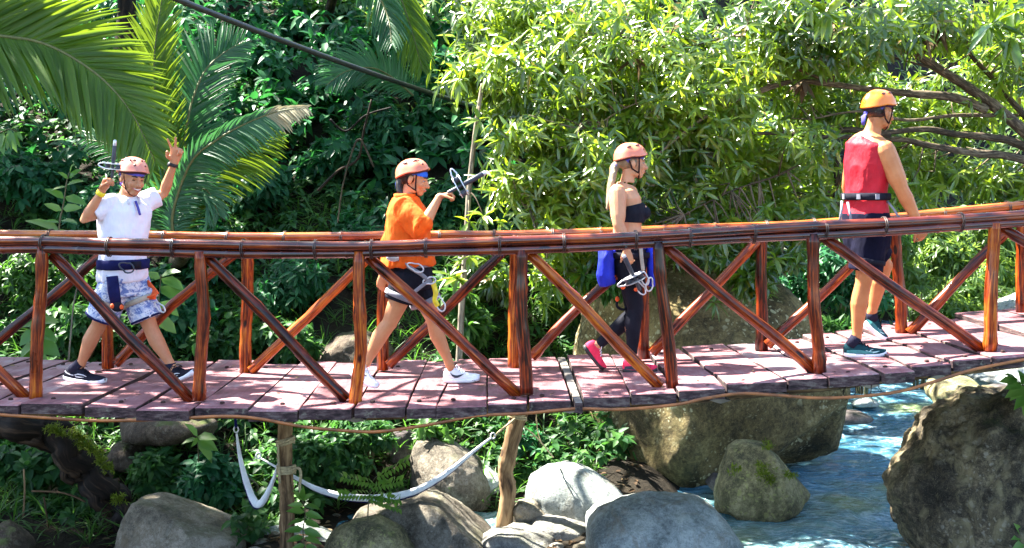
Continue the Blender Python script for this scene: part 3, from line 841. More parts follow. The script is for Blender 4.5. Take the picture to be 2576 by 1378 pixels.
far_rail = [(-400, 575), (0, 576), (300, 580), (500, 583), (900, 583), (1300, 578), (1600, 570), (2000, 553), (2260, 536), (2576, 503), (2900, 470), (3200, 440)]
sc = YN / FPX
def rail_set(path, y, r, tag_):
    o1, nodes, zf = bamboo(path, y, r, -r, -0.012, 1 + tag_)
    o2, _, _ = bamboo(path, y, r * .92, -r * 2.75, 0.0, 5 + tag_)
    o3, _, _ = bamboo(path, y, r * .9, -r * 1.25, r * 1.75, 9 + tag_)
    for xx in nodes:      # wire lashings round the bundle
        z = zf(xx)
        b = B()
        for dx in (-.006, .006):
            ring = []
            c = Vector((xx + dx, y + r * .45, z - r * 1.85))
            for a in range(21):
                th = 2 * math.pi * a / 20
                ring.append(c + Vector((0, math.cos(th) * r * 2.35 * (0.82 if math.sin(th) < 0 else 1), math.sin(th) * r * 2.0)))
            b.tube(ring, 0.0042, 5)
        b.build('wire_lashing', M['wire'], o1)
rail_set(near_rail, YN, 0.0325, 0)
rail_set(far_rail, YF, 0.032, 20)

# hose slung along the edge of the deck
hp = [(-300, 1030), (-120, 1036), (0, 1043), (150, 1053), (250, 1058), (400, 1055), (560, 1047), (650, 1053), (760, 1073), (880, 1084), (960, 1085), (1080, 1068), (1200, 1046), (1320, 1040), (1450, 1028), (1560, 1030), (1700, 1018),
      (1770, 1003), (1860, 990), (1950, 994), (2050, 1001), (2150, 998), (2260, 985), (2350, 960), (2440, 932), (2520, 915), (2700, 880), (2900, 830)]
def spline(pts, n=8):
    q = [Vector(p) for p in pts]; out = []
    for i in range(len(q) - 1):
        p0, p1, p2, p3 = q[max(0, i-1)], q[i], q[i+1], q[min(len(q)-1, i+2)]
        for k in range(n):
            t = k / n
            out.append(0.5 * ((2*p1) + (p2 - p0)*t + (2*p0 - 5*p1 + 4*p2 - p3)*t*t + (3*p1 - p0 - 3*p2 + p3)*t*t*t))
    out.append(q[-1]); return out
b = B(); b.tube(spline([P(u, v, 7.72) for u, v in hp], 5), 0.0105, 8)
tag(b.build('hose', M['hose']), 'thin orange-brown hose slung in loops along the front edge of the deck', 'hose')
# little hanging roots under the deck
hr = B()
for k in range(16):
    u = random.uniform(2108, 2215); y = random.uniform(7.9, 8.6); p = P(u, 955, y)
    p.z = deck_z(p.x) - 0.08
    l = random.uniform(.05, .17)
    hr.tube([p, p + Vector((random.uniform(-.02, .02), 0, -l * .6)), p + Vector((random.uniform(-.03, .03), 0, -l))], [0.004, 0.003, 0.0015], 5)
tag(hr.build('hanging_roots', M['darkbark']), 'dark hair-like roots dangling under the deck beside the huge boulder', 'roots', kind='stuff')
# overhead cable
b = B(); a0, a1 = P(300, -62, 8.9), P(1195, 268, 14.5)
cp = []
for k in range(30):
    t = k / 29; p = a0.lerp(a1, t); p.z -= 0.10 * 4 * t * (1 - t) * 0.5; cp.append(p)
b.tube([a0 + (a0 - a1) * 0.5] + cp + [a1 + (a1 - a0) * .3], 0.026, 10)
o = b.build('overhead_cable', M['cable']); tag(o, 'thick black cable slanting down across the dark foliage into the leafy tree', 'cable')

# ------------------------------------------------------------------ log posts, hammocks, root
def log_post(label, pts, y, r, seed):
    a = spline([P(u, v, y) for u, v in pts], 7)
    rr = random.Random(seed)
    b = B(); b.tube(a, [r * (1 + rr.uniform(-.08, .08)) for _ in a], 14, wob=0.03)
    return tag(b.build('log_post', M['barkpost']), label, 'post')
lp1 = log_post('straight barkless log post with ropes tied round it under the deck', [(720, 1008), (716, 1150), (722, 1260), (722, 1378), (724, 1450)], 9.2, 0.058, 1)
lp2 = log_post('crooked log post standing on a stone in front of the rounded boulder', [(1316, 1015), (1300, 1060), (1278, 1150), (1272, 1190), (1278, 1240), (1266, 1330)], 9.95, 0.068, 2)
def lash(label, parts):
    t = thing('rope_lashing', label, 'rope', parts[0][0][0])
    for k, (pts, r) in enumerate(parts):
        b = B(); b.tube(spline(pts, 6), r, 7); b.build('rope', M['rope'], t)
    return t
def coil(c, r, turns, h, tilt=0.0):
    out = []
    for k in range(int(turns * 12) + 1):
        a = 2*math.pi*k/12
        out.append(Vector(c) + Vector((r*math.cos(a), r*math.sin(a), h * k / (turns*12) + tilt * math.cos(a))))
    return out
c1 = P(718, 1118, 9.2); c2 = P(720, 1190, 9.2)
lash('beige rope knotted high on the straight log post with loose ends', [(coil(c1, .066, 3, .05, .015), .010), ([P(706, 1118, 9.12), P(716, 1112, 9.1), P(730, 1106, 9.1), P(742, 1098, 9.11)], .010),
      ([P(700, 1118, 9.13), P(700, 1150, 9.13), P(702, 1180, 9.13), P(704, 1215, 9.12)], .009)])
lash('beige rope wound round the straight log post at hammock height', [(coil(c2, .068, 4, .06), .010), ([P(735, 1180, 9.13), P(752, 1178, 9.12), P(757, 1195, 9.12), P(754, 1225, 9.12), P(758, 1250, 9.12)], .011)])
c3 = P(1300, 1052, 9.95)
lash('grey rope wound round the top of the crooked log post', [(coil(c3, .078, 3, .05, -.02), .009), ([P(1296, 1052, 9.87), P(1275, 1070, 9.8), P(1255, 1086, 9.75), P(1243, 1098, 9.7)], .009)])
b = B(); b.tube(spline([P(1308, 1065, 9.9), P(1350, 1100, 10.1), P(1392, 1150, 10.3)], 5), .006, 6)
b.tube(spline([P(1348, 1030, 9.9), P(1352, 1080, 10.1), P(1362, 1115, 10.2)], 5), .005, 6)
tag(b.build('rope', M['rope']), 'two thin slack cords running down behind the crooked log post', 'rope')

def hammock(label, pts, y, prof, eyes):
    a = spline([P(u, v, yy) for (u, v), yy in zip(pts, y)], 6)
    m = len(a); t = thing('hammock', label, 'hammock', a[m // 2])
    rad = [float(np.interp(i / (m - 1), [k / (len(prof) - 1) for k in range(len(prof))], prof)) for i in range(m)]
    b = B(); b.tube(a, [(r, r * .8) for r in rad], 12, side=(0, 0.3, 1), wob=0.07); b.build('cloth', M['white_cloth'], t)
    b = B(); off = [p + Vector((-r * .45 if pts[0][1] < 1100 and pts[-1][0] < 800 else 0, r * .55, -r * .75)) for p, r in zip(a, rad)]
    b.tube(off, [(r * .75, r * .5) for r in rad], 8, side=(0, 0.3, 1)); b.build('edging', M['navy_cloth'], t)
    for (u, v, yy) in eyes:
        c = P(u, v, yy); b = B()
        b.tube([c + Vector((.018 * math.cos(k * math.pi / 5), 0, .024 * math.sin(k * math.pi / 5))) for k in range(11)], .006, 6)
        b.build('eye_loop', M['white_cloth'], t)
    return t
hammock('white and navy hammock hanging in a tight vee left of the straight log post', [(595, 1090), (604, 1150), (620, 1212), (638, 1258), (652, 1268), (668, 1250), (688, 1205), (702, 1160)],
        [9.5, 9.48, 9.45, 9.42, 9.4, 9.36, 9.28, 9.18], [.008, .017, .024, .029, .031, .029, .018, .008], [(594, 1080, 9.5)])
hammock('long white hammock slung in a curve between the two log posts', [(652, 1150), (690, 1172), (750, 1205), (800, 1231), (870, 1249), (960, 1252), (1040, 1236), (1120, 1192), (1190, 1136), (1236, 1100)],
        [9.6, 9.5, 9.4, 9.4, 9.4, 9.42, 9.46, 9.55, 9.64, 9.7], [.007, .009, .015, .021, .026, .029, .027, .021, .013, .007], [(650, 1146, 9.6), (1240, 1096, 9.7)])
b = B(); b.tube(spline([P(594, 1075, 9.5), P(592, 1050, 9.5), P(590, 1010, 9.5)], 4), .012, 7)
tag(b.build('hanging_rope', M['navy_cloth']), 'dark strap holding the vee-shaped hammock under the deck', 'rope')

# dark root sweeping down at the left
root = thing('tree_root', 'thick dark twisted root arching down at the left under the deck', 'tree root', hit(200, 1200))
for pts, rr in (([(-80, 1050), (40, 1070), (140, 1095), (200, 1160), (260, 1215), (300, 1262), (315, 1330)], [.09, .11, .12, .115, .10, .085, .07]),
                ([(150, 1105), (175, 1160), (215, 1215), (265, 1275), (285, 1340)], [.06, .07, .07, .06, .05]),
                ([(-60, 1085), (60, 1095), (140, 1140), (180, 1210)], [.07, .06, .05, .035])):
    a = spline([P(u, v, 10.0) for u, v in pts], 12)
    for i, p in enumerate(a): p.y += .05 * math.sin(i * .35); p.x += .018 * math.sin(i * .9)
    q = np.interp(np.linspace(0, 1, len(a)), np.linspace(0, 1, len(rr)), rr)
    b = B(); b.tube(a, [float(r) * (1 + random.uniform(-.1, .12)) for r in q], 14, wob=0.10); b.build('root_limb', M['darkbark'], root)
for pts in ([(60, 1180), (62, 1240), (58, 1300)], [(110, 1250), (118, 1300), (122, 1345)], [(80, 1235), (160, 1240), (215, 1262)]):
    b = B(); b.tube(spline([P(u, v, 9.95) for u, v in pts], 5), .008, 6); b.build('rootlet', M['barkpost'], root)
# ------------------------------------------------------------------ foliage
def norm(a): return a / (np.linalg.norm(a, axis=1, keepdims=True) + 1e-9)

def leaf_geom(base, axis, nrm, Ln, W, lod=1, curl=0.25, shape='lance'):
    """many leaves at once: a folded blade along axis, drooping by curl"""
    n = len(base)
    axis = norm(axis); side = norm(np.cross(axis, nrm)); up = norm(np.cross(side, axis))
    if lod == 0:
        prof = [(0.0, 0.0, 0), (0.45, 1.0, 1), (0.45, -1.0, 1), (1.0, 0.0, 0)]
        faces = [(0, 2, 3, 1)]
    elif lod == 1:
        w1, w2 = (0.85, 0.75) if shape == 'lance' else (1.0, 0.80)
        prof = [(0.0, 0.0, 0), (0.28, w1, 1), (0.30, 0.0, 0), (0.28, -w1, 1), (0.66, w2, 1), (0.68, 0.0, 0), (0.66, -w2, 1), (1.0, 0.0, 0)]
        faces = [(0, 2, 1, 1), (0, 3, 2, 2), (1, 2, 5, 4), (2, 3, 6, 5), (4, 5, 7, 7), (5, 6, 7, 7)]
    k = len(prof)
    V = np.empty((n, k, 3))
    for j, (t, s, e) in enumerate(prof):
        V[:, j] = base + axis * (Ln * t)[:, None] + side * (W * 0.5 * s)[:, None] + up * (W * 0.16 * e - curl * Ln * t * t)[:, None]
    if lod == 0:
        F = np.array(faces)[None] + (np.arange(n) * k)[:, None, None]
        return V.reshape(-1, 3), F.reshape(-1, 4), 1
    tri = [(0, 2, 1), (0, 3, 2), (1, 2, 5), (1, 5, 4), (2, 3, 6), (2, 6, 5), (4, 5, 7), (5, 6, 7)]
    F = np.array(tri)[None] + (np.arange(n) * k)[:, None, None]
    return V.reshape(-1, 3), F.reshape(-1, 3), len(tri)

def sprays(tips, dirs, per, Ln, W, spread=(35, 85), droop=0.35, rng=RNG, jit=0.3, along=0.5, bias=(0, 0, 1.0)):
    """leaf rosettes round twig tips"""
    m = len(tips); dirs = norm(dirs)
    idx = np.repeat(np.arange(m), per); n = len(idx)
    d = dirs[idx]; ref = np.where(np.abs(d[:, 2:3]) < 0.9, np.array([[0, 0, 1.0]]), np.array([[1.0, 0, 0]]))
    p1 = norm(np.cross(d, ref)); p2 = np.cross(d, p1)
    az = (np.tile(np.arange(per), m) * 2.399 + rng.uniform(0, 6.28, m)[idx] + rng.normal(0, 0.25, n))
    sp = np.radians(rng.uniform(spread[0], spread[1], n))
    ax = d * np.cos(sp)[:, None] + (p1 * np.cos(az)[:, None] + p2 * np.sin(az)[:, None]) * np.sin(sp)[:, None]
    ax[:, 2] -= droop * rng.uniform(0.5, 1.4, n); ax = norm(ax)
    Lr = Ln * rng.uniform(0.6, 1.2, n); Wr = W * rng.uniform(0.75, 1.2, n)
    base = tips[idx] - d * (rng.uniform(0, 1, n) * along * Ln)[:, None]
    nr = np.array([bias]) + rng.normal(0, jit, (n, 3)) + d * 0.4
    return base, ax, norm(nr), Lr, Wr

def leaves_obj(name, arrs, mat, parent=None, lod=1, curl=0.25, shape='lance', kind='stuff', loc=None):
    base, ax, nr, Lr, Wr = [np.concatenate(q) for q in zip(*arrs)] if isinstance(arrs, list) else arrs
    V, F, k = leaf_geom(base, ax, nr, Lr, Wr, lod, curl, shape)
    me = np_mesh(name, V, F, smooth=False, fattr=np.repeat(RNG.uniform(0, 1, len(base)), k))
    me.materials.append(mat)
    o = bpy.data.objects.new(name, me); place(o, parent)
    if kind: o['kind'] = kind
    return o

def blob_tips(c, r, n, rng=RNG, shell=0.55, lumps=6, gap=0.5):
    """twig tips in an uneven lump-and-gap crown"""
    c = np.array(c); r = np.array(r)
    cen = rng.normal(size=(lumps, 3)); cen = norm(cen) * rng.uniform(0.35, 0.75, (lumps, 1))
    k = rng.integers(0, lumps, n)
    d = norm(rng.normal(size=(n, 3))) * (rng.uniform(0, 1, (n, 1)) ** (1 - shell)) * rng.uniform(0.35, 0.55, (lumps, 1))[k]
    q = cen[k] + d
    out = norm(q * 0.6 + d + 1e-6)
    return c + q * r, out

def branchlets(name, base, tips, parent, mat, r0=0.02, n=8, rng=RNG):
    b = B()
    base = Vector(base)
    sel = rng.choice(len(tips), min(n, len(tips)), replace=False)
    for i in sel:
        t = Vector(tips[i]); mid = base.lerp(t, 0.5) + Vector((rng.normal(0, .08), rng.normal(0, .05), 0.15 * (t - base).length))
        b.tube(spline([base, mid, t], 4), [r0 * (1 - .75 * k / 8) for k in range(9)], 6)
    return b.build(name, mat, parent)

def shrub(name, label, cat, uv, y, rad, ntips, per, Ln, W, mat, droop=0.4, lod=1, shape='lance', group=None, lumps=7, nst=6, curl=0.3, spread=(40, 90), upright=0.3, part='foliage'):
    c = P(uv[0], uv[1], y)
    s = y / FPX
    r = (rad[0] * s, rad[2], rad[1] * s)
    g = Vector((c.x + random.uniform(-.1, .1), min(y + 0.2, y + rad[2] * .5), 0)); g.z = Hs(g.x, g.y) - 0.03
    if 'hanging over' in label: g = Vector((c.x, c.y + .45, c.z + .05))        # rooted on the boulder's top
    t = thing(name, label, cat, g, group)
    tips, out = blob_tips(c, r, ntips, lumps=lumps)
    out[:, 2] += upright; out[:, 1] -= 0.35
    leaves_obj(part, sprays(tips, out, per, Ln, W, spread, droop), L[mat] if isinstance(mat, str) else mat, t, lod, curl, shape)
    branchlets('stem', g, tips, t, M['stem'], 0.014 + 0.01 * rad[2], nst)
    return t

# ---- palm fronds
def frond(parent, rachis, n, len_up, len_dn, width, mat, swing_up, swing_dn, sag=0.12, r0=0.016, singly=False, taper0=0.35, dry_from=None, fold=0.5, view_n=(0, -1, 0.35)):
    """rachis: points base to tip; leaflets on both sides leaning to the tip"""
    a = spline(rachis, 10); m = len(a)
    cum = [0.0]
    for i in range(1, m): cum.append(cum[-1] + (a[i] - a[i-1]).length)
    tot = cum[-1]
    fr = B(); fr.tube(a, [r0 * (1 - .8 * i / (m - 1)) + .002 for i in range(m)], 7)
    fo = fr.build('frond', M['palmrib'], parent)
    vn = Vector(view_n).normalized()
    sets = {'leaflet': [], 'dry': []}
    rs = random.Random(len(parent.children) * 13 + n)
    for i in range(n):
        t = (i + .5) / n; s = t * tot
        k = min(m - 2, max(0, next((q for q in range(m - 1) if cum[q + 1] >= s), m - 2)))
        f = (s - cum[k]) / max(1e-6, cum[k+1] - cum[k])
        p = a[k].lerp(a[k+1], f); tg = (a[k+1] - a[k]).normalized()
        sd = vn.cross(tg).normalized()                     # one side of the frond as seen
        for sgn, ln, sw in ((1, len_up, swing_up), (-1, len_dn, swing_dn)):
            if ln <= 0: continue
            prof = (taper0 + (1 - taper0) * min(1, t / .25)) * (1 - max(0, (t - .6) / .4) ** 1.6 * .72)
            l = ln * prof * rs.uniform(.9, 1.08) * ((1 - .22 * t) if (sgn > 0 and ln > .8) else 1)
            ang = math.radians(sw) * (1 - .35 * t) + rs.uniform(-.05, .05)
            d = (sd * sgn * math.sin(ang) + tg * math.cos(ang) + vn * rs.uniform(-.12, .16)).normalized()
            pts = []
            ns = 5
            q = Vector(p)
            for j in range(ns + 1):
                pts.append(Vector(q)); d2 = d + Vector((0, 0, -1)) * (sag * 3.2 * (j / ns) ** 1.3); d2.normalize()
                q = q + d2 * (l / ns)
            w = width * rs.uniform(.85, 1.1) * (0.6 + .4 * prof)
            V, F = [], []
            wp = [0.45, 1.0, .95, .8, .5, .04]
            for j, c in enumerate(pts):
                tt = (pts[min(ns, j+1)] - pts[max(0, j-1)]).normalized()
                sv = tt.cross(vn); sv = sv.normalized() if sv.length > 1e-5 else Vector((1, 0, 0))
                nv = sv.cross(tt)
                h = w * .5 * wp[j]
                V += [c + sv * h + nv * h * fold, c, c - sv * h + nv * h * fold]
            for j in range(ns):
                o = j * 3
                F += [(o, o+1, o+4, o+3), (o+1, o+2, o+5, o+4)]
            kk = 'dry' if (dry_from is not None and t > dry_from) else 'leaflet'
            sets[kk].append((V, F))
    for kk, lst in sets.items():
        if not lst: continue
        mt = L['palm_dry'] if kk == 'dry' else L[mat]
        if singly:
            for V, F in lst:
                me = np_mesh('leaflet', np.array([v[:] for v in V]), np.array(F), smooth=True, fattr=np.full(len(F), rs.random()))
                me.materials.append(mt); o = bpy.data.objects.new('leaflet', me); place(o, fo)
        else:
            VV, FF, A, off = [], [], [], 0
            for V, F in lst:
                VV += [v[:] for v in V]; FF += [[q + off for q in f] for f in F]; off += len(V); A += [rs.random()] * len(F)
            me = np_mesh('leaflets', np.array(VV), np.array(FF), smooth=True, fattr=np.array(A))
            me.materials.append(mt); o = bpy.data.objects.new('leaflets', me); place(o, fo); o['kind'] = 'stuff'
    return fo
M['palmrib'] = plain('palm_rib', (0.10, 0.11, 0.03), 0.6)

def pp(pts, y0, y1):
    return [P(u, v, y0 + (y1 - y0) * i / (len(pts) - 1)) for i, (u, v) in enumerate(pts)]

palm1 = thing('palm_tree', 'tall palm at the left edge with one huge glowing yellow-green frond', 'palm', (-7.2, 10.8, Hs(-7.2, 10.8)))
b = B(); b.tube(spline([(-7.2, 10.8, Hs(-7.2, 10.8) - .1), (-7.1, 10.8, 0.5), (-6.9, 10.7, 2.2), (-6.7, 10.6, 3.2)], 6), [.16] * 19, 14, wob=.06); b.build('trunk', M['bark'], palm1)
frond(palm1, pp([(-640, 130), (-400, 78), (-150, 72), (0, 90), (100, 106), (188, 148), (268, 208), (335, 290), (390, 405)], 10.6, 10.1), 145, .98, .84, .060, 'palm', 46, 58, .06, .022, True, .85, view_n=(.1, -1, .25))
frond(palm1, pp([(-640, 120), (-500, -60), (-300, -200), (-100, -260)], 10.6, 9.6), 40, .8, .8, .045, 'palm', 55, 55, .2, .02)
palm2 = thing('palm_tree', 'young palm behind the waving man with several arching shaded fronds', 'palm', hit(440, 640))
pb = P(437, 590, 10.9); g = origin_of(palm2)
b = B(); b.tube(spline([(g.x, g.y, g.z - .1), (pb.x, 11.2, (g.z + pb.z) / 2), (pb.x, 10.9, pb.z)], 6), [.09, .09, .085, .085, .08, .08, .075, .07, .07, .065, .06, .06, .06], 12, wob=.05); b.build('trunk', M['bark'], palm2)
frond(palm2, pp([(437, 600), (436, 530), (410, 400), (392, 260), (388, 150), (398, 60), (412, -30)], 10.9, 11.2), 74, .52, .48, .036, 'palm', 42, 42, .06, .014, True)
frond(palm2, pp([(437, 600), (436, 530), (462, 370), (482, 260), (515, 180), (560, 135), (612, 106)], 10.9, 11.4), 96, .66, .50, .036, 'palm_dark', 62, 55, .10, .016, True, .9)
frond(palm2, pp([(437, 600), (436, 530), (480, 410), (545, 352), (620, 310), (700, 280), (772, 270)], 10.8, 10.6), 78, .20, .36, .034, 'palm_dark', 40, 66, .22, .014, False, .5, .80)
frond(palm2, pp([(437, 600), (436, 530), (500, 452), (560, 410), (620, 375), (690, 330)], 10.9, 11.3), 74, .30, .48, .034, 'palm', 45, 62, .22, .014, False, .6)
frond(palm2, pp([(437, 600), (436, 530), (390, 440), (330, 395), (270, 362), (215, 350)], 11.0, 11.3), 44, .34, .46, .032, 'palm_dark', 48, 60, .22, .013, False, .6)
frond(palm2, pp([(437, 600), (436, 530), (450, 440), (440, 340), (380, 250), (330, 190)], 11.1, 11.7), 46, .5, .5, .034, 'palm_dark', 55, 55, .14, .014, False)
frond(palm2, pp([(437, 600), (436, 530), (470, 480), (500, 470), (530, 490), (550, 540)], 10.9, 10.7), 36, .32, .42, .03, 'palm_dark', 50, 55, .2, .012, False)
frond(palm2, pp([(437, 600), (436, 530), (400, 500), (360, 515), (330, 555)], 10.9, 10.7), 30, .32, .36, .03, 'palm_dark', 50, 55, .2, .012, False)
palm3 = thing('palm_tree', 'high palm far back with a frond hanging down above the second walker', 'palm', (-2.4, 18.4, Hs(-2.4, 18.4)))
pc = P(880, -150, 15.0); g = origin_of(palm3)
b = B(); b.tube(spline([(g.x, g.y, g.z - .1), (pc.x - .9, 18.6, 3.6), (pc.x, 15.0, pc.z)], 6), [.07] * 13, 12, wob=.06); b.build('trunk', M['darkbark'], palm3)
frond(palm3, pp([(880, -150), (960, -120), (1010, 0), (1040, 90), (1062, 175)], 15.0, 14.6), 50, .62, .62, .036, 'palm', 35, 40, .25, .016, False)
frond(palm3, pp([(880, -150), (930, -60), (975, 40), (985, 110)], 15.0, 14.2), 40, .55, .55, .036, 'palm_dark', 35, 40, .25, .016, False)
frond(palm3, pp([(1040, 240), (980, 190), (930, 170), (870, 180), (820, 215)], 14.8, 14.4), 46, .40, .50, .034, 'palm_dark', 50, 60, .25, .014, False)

# ---- ground cover over the slope
def ground_cover():
    n = 15000
    x = RNG.uniform(-10.5, 5.0, n); y = 9.2 + (RNG.uniform(0, 1, n) ** 1.35) * 13.5
    dl = river_c(y) - 1.7 - x
    clump = fbm(np.stack([x * 1.1, y * 1.1, np.zeros(n)], 1), 3)
    keep = (dl > 0.6) & ((y > 10.2) | (x < -2.0)) & (clump > 0.42 + 0.05 * (y < 10.8)) & ~((x > -1.6) & (y < 10.9))
    x, y = x[keep], y[keep]
    z = H(x, y) + RNG.uniform(0.03, 0.30, len(x)) * (0.5 + clump[keep])
    tips = np.stack([x, y, z], 1)
    d = np.stack([RNG.normal(0, .3, len(x)), RNG.normal(-.45, .3, len(x)), np.full(len(x), .9)], 1)
    o = leaves_obj('ground_cover', sprays(tips, d, 6, 0.115, 0.062, (50, 95), 0.30), L['cover'], None, 1, .3, 'broad')
    tag(o, 'dense low creepers and small leafy plants covering the shaded slope', None, None, 'stuff')
    n = 2600
    x = RNG.uniform(-9, 2.0, n); y = RNG.uniform(9.6, 15, n); dl = river_c(y) - 1.7 - x
    k = (dl > .8) & ((y > 10.6) | (x < -2.0)); x, y = x[k], y[k]
    tips = np.stack([x, y, H(x, y) + RNG.uniform(0, .12, len(x))], 1)
    d = np.stack([RNG.normal(0, .5, len(x)), RNG.normal(-.4, .5, len(x)), np.ones(len(x))], 1)
    o = leaves_obj('grass_tufts', sprays(tips, d, 7, 0.26, 0.016, (10, 55), 0.15, along=.1), L['jungle2'], None, 1, .45)
    tag(o, 'thin grass blades and fern wisps between the creepers', None, None, 'stuff')
    # leaf litter and twigs on stones and soil
    n = 1300
    x = RNG.uniform(-3.5, 1.2, n); y = RNG.uniform(9.0, 12.0, n); k = (river_c(y) - 1.7 - x) > .2
    x, y = x[k], y[k]
    tips = np.stack([x, y, H(x, y) + .012], 1)
    ax = np.stack([RNG.normal(size=len(x)), RNG.normal(size=len(x)), np.zeros(len(x))], 1)
    o = leaves_obj('leaf_litter', (tips, ax, np.tile([[0, 0, 1.0]], (len(x), 1)) + RNG.normal(0, .3, (len(x), 3)), RNG.uniform(.05, .11, len(x)), RNG.uniform(.02, .04, len(x))), L['litter'], None, 1, .1)
    tag(o, 'dry brown fallen leaves scattered between the stones', None, None, 'stuff')
L['litter'] = leaf_mat('dry_fallen_leaf', [(0.0, (0.04, 0.022, 0.010)), (0.7, (0.10, 0.06, 0.03)), (1.0, (0.28, 0.20, 0.11))], (0.3, 0.2, 0.08), 0.15, 0.8, 0.2)
ground_cover()
n = 70
_x = RNG.uniform(-4.2, 4.4, n); _y = RNG.uniform(7.85, 9.6, n)
_t = np.stack([_x, _y, np.array([deck_z(q) for q in _x]) + .022], 1)
tag(leaves_obj('fallen_leaves', (_t, np.stack([RNG.normal(size=n), RNG.normal(size=n), np.zeros(n)], 1), np.tile([[0, 0, 1.0]], (n, 1)) + RNG.normal(0, .25, (n, 3)), RNG.uniform(.04, .09, n), RNG.uniform(.015, .03, n)), L['litter'], None, 1, .05),
    'dry leaves and bits fallen on the planks of the deck', None, None, 'stuff')

# ---- shrubs and small trees of the dark slope, one by one
G1 = 'shrubs on the dark slope'
def yh(u, v, d=0.6): return max(10.3, hit(u, v).y - d)
SH = [
 # u, v, ru, rv, ry, tips, per, L, W, mat, shape, label
 (60, 470, 150, 110, .6, 320, 6, .16, .075, 'jungle', 'broad', 'dark leafy bush at the left edge below the giant frond'),
 (250, 520, 110, 80, .5, 220, 6, .14, .06, 'jungle', 'broad', 'dim small-leaved bush behind the raised camera-side elbow of the waving man'),
 (90, 700, 160, 90, .5, 420, 6, .11, .045, 'jungle2', 'lance', 'fine-leaved bush behind the leftmost post'),
 (210, 810, 120, 80, .4, 240, 6, .13, .06, 'cover', 'broad', 'low bush behind the waving man just above the deck'),
 (440, 780, 110, 110, .5, 260, 6, .15, .075, 'jungle', 'broad', 'teal broad-leaved bush between the first and second tall posts'),
 (560, 640, 100, 90, .5, 240, 6, .15, .08, 'jungle', 'broad', 'teal bush directly below the young palm'),
 (570, 840, 110, 70, .4, 260, 6, .12, .065, 'cover', 'broad', 'bright low creeper bush by the far railing post'),
 (740, 700, 120, 100, .5, 260, 6, .13, .05, 'jungle', 'lance', 'very dark bush left of the second walker behind the braces'),
 (720, 850, 100, 60, .4, 200, 6, .12, .06, 'cover', 'broad', 'low dark bush left of the brown rock'),
 (780, 250, 130, 90, .7, 300, 7, .22, .12, 'jungle', 'broad', 'broad-leaved teal bush under the middle of the cable'),
 (840, 420, 110, 90, .6, 260, 7, .20, .10, 'jungle', 'broad', 'layered teal bush lower down under the cable'),
 (640, 190, 110, 110, .7, 240, 7, .20, .11, 'jungle', 'broad', 'shaded broad-leaved bush right beside the dark arching frond'),
 (640, 460, 100, 80, .6, 200, 7, .19, .09, 'jungle', 'broad', 'dark broad-leaved bush under the dry-tipped frond'),
 (700, 60, 160, 90, .8, 320, 7, .20, .10, 'jungle', 'broad', 'dark leafy tree crown at the top next to the cable end'),
 (880, 60, 150, 80, .8, 320, 7, .20, .10, 'jungle2', 'broad', 'greener leafy crown along the top edge above the cable'),
 (1060, 130, 110, 100, .7, 260, 7, .17, .07, 'jungle2', 'broad', 'mid-green crown between the hanging frond and the bright tree'),
 (1080, 330, 100, 90, .6, 260, 7, .16, .065, 'jungle', 'broad', 'mid-dark bush behind the second walker helmet and camera arm'),
 (1080, 520, 100, 80, .6, 220, 7, .15, .06, 'jungle', 'broad', 'dark bush behind the outstretched hands of the second walker'),
 (960, 330, 100, 110, .7, 240, 7, .15, .055, 'jungle', 'lance', 'dark tangled bush in the middle of the slope'),
 (930, 560, 110, 70, .6, 180, 7, .15, .06, 'jungle', 'broad', 'blackish bush behind the back of the second walker'),
 (540, 340, 90, 90, .7, 180, 7, .18, .08, 'jungle', 'broad', 'dim bush glimpsed between the palm fronds'),
 (470, 560, 100, 60, .5, 200, 6, .16, .07, 'jungle', 'broad', 'dim bush at the rail right of the waving man'),
 (1150, 800, 100, 110, .5, 220, 7, .15, .05, 'jungle2', 'lance', 'narrow-leaved bush behind the front knee of the second walker'),
 (1410, 740, 90, 120, .4, 220, 7, .16, .05, 'jungle2', 'lance', 'leafy bush pressed against the left side of the huge boulder'),
 (1560, 690, 110, 60, .35, 170, 7, .16, .05, 'jungle2', 'lance', 'leafy sprays hanging over the top of the huge boulder behind the woman in black'),
 (1880, 690, 90, 70, .35, 130, 7, .16, .05, 'mango', 'lance', 'leafy sprays hanging over the right shoulder of the huge boulder'),
 (1230, 700, 90, 90, .5, 200, 7, .16, .05, 'mango', 'lance', 'bright low hanging bush left of the huge boulder'),
 (80, 1180, 110, 90, .4, 240, 6, .12, .07, 'cover', 'broad', 'leafy creeper bush below the deck at the far left'),
 (120, 1310, 150, 70, .35, 300, 6, .11, .06, 'cover', 'broad', 'leafy creeper patch at the bottom left under the root'),
 (420, 1170, 110, 60, .35, 240, 6, .11, .055, 'cover', 'broad', 'creeper patch right of the root above the tan boulder'),
 (540, 1210, 90, 80, .35, 220, 6, .12, .055, 'jungle', 'broad', 'dark creeper bush behind the vee-shaped hammock'),
 (820, 1150, 110, 70, .4, 260, 6, .10, .05, 'cover', 'broad', 'creeper patch right of the straight log post'),
 (900, 1090, 100, 50, .4, 240, 6, .10, .045, 'cover', 'broad', 'ferny patch just below the hose in the middle'),
 (1090, 1075, 60, 40, .3, 110, 6, .13, .075, 'jungle2', 'broad', 'broad-leaved sprout above the rounded boulder'),
 (1330, 1110, 80, 60, .3, 60, 6, .09, .04, 'jungle', 'broad', 'dim creepers in the dark hollow beside the huge boulder'),
 (700, 1300, 60, 50, .3, 120, 6, .10, .05, 'cover', 'broad', 'small creeper patch behind the foot of the straight log post'),
]
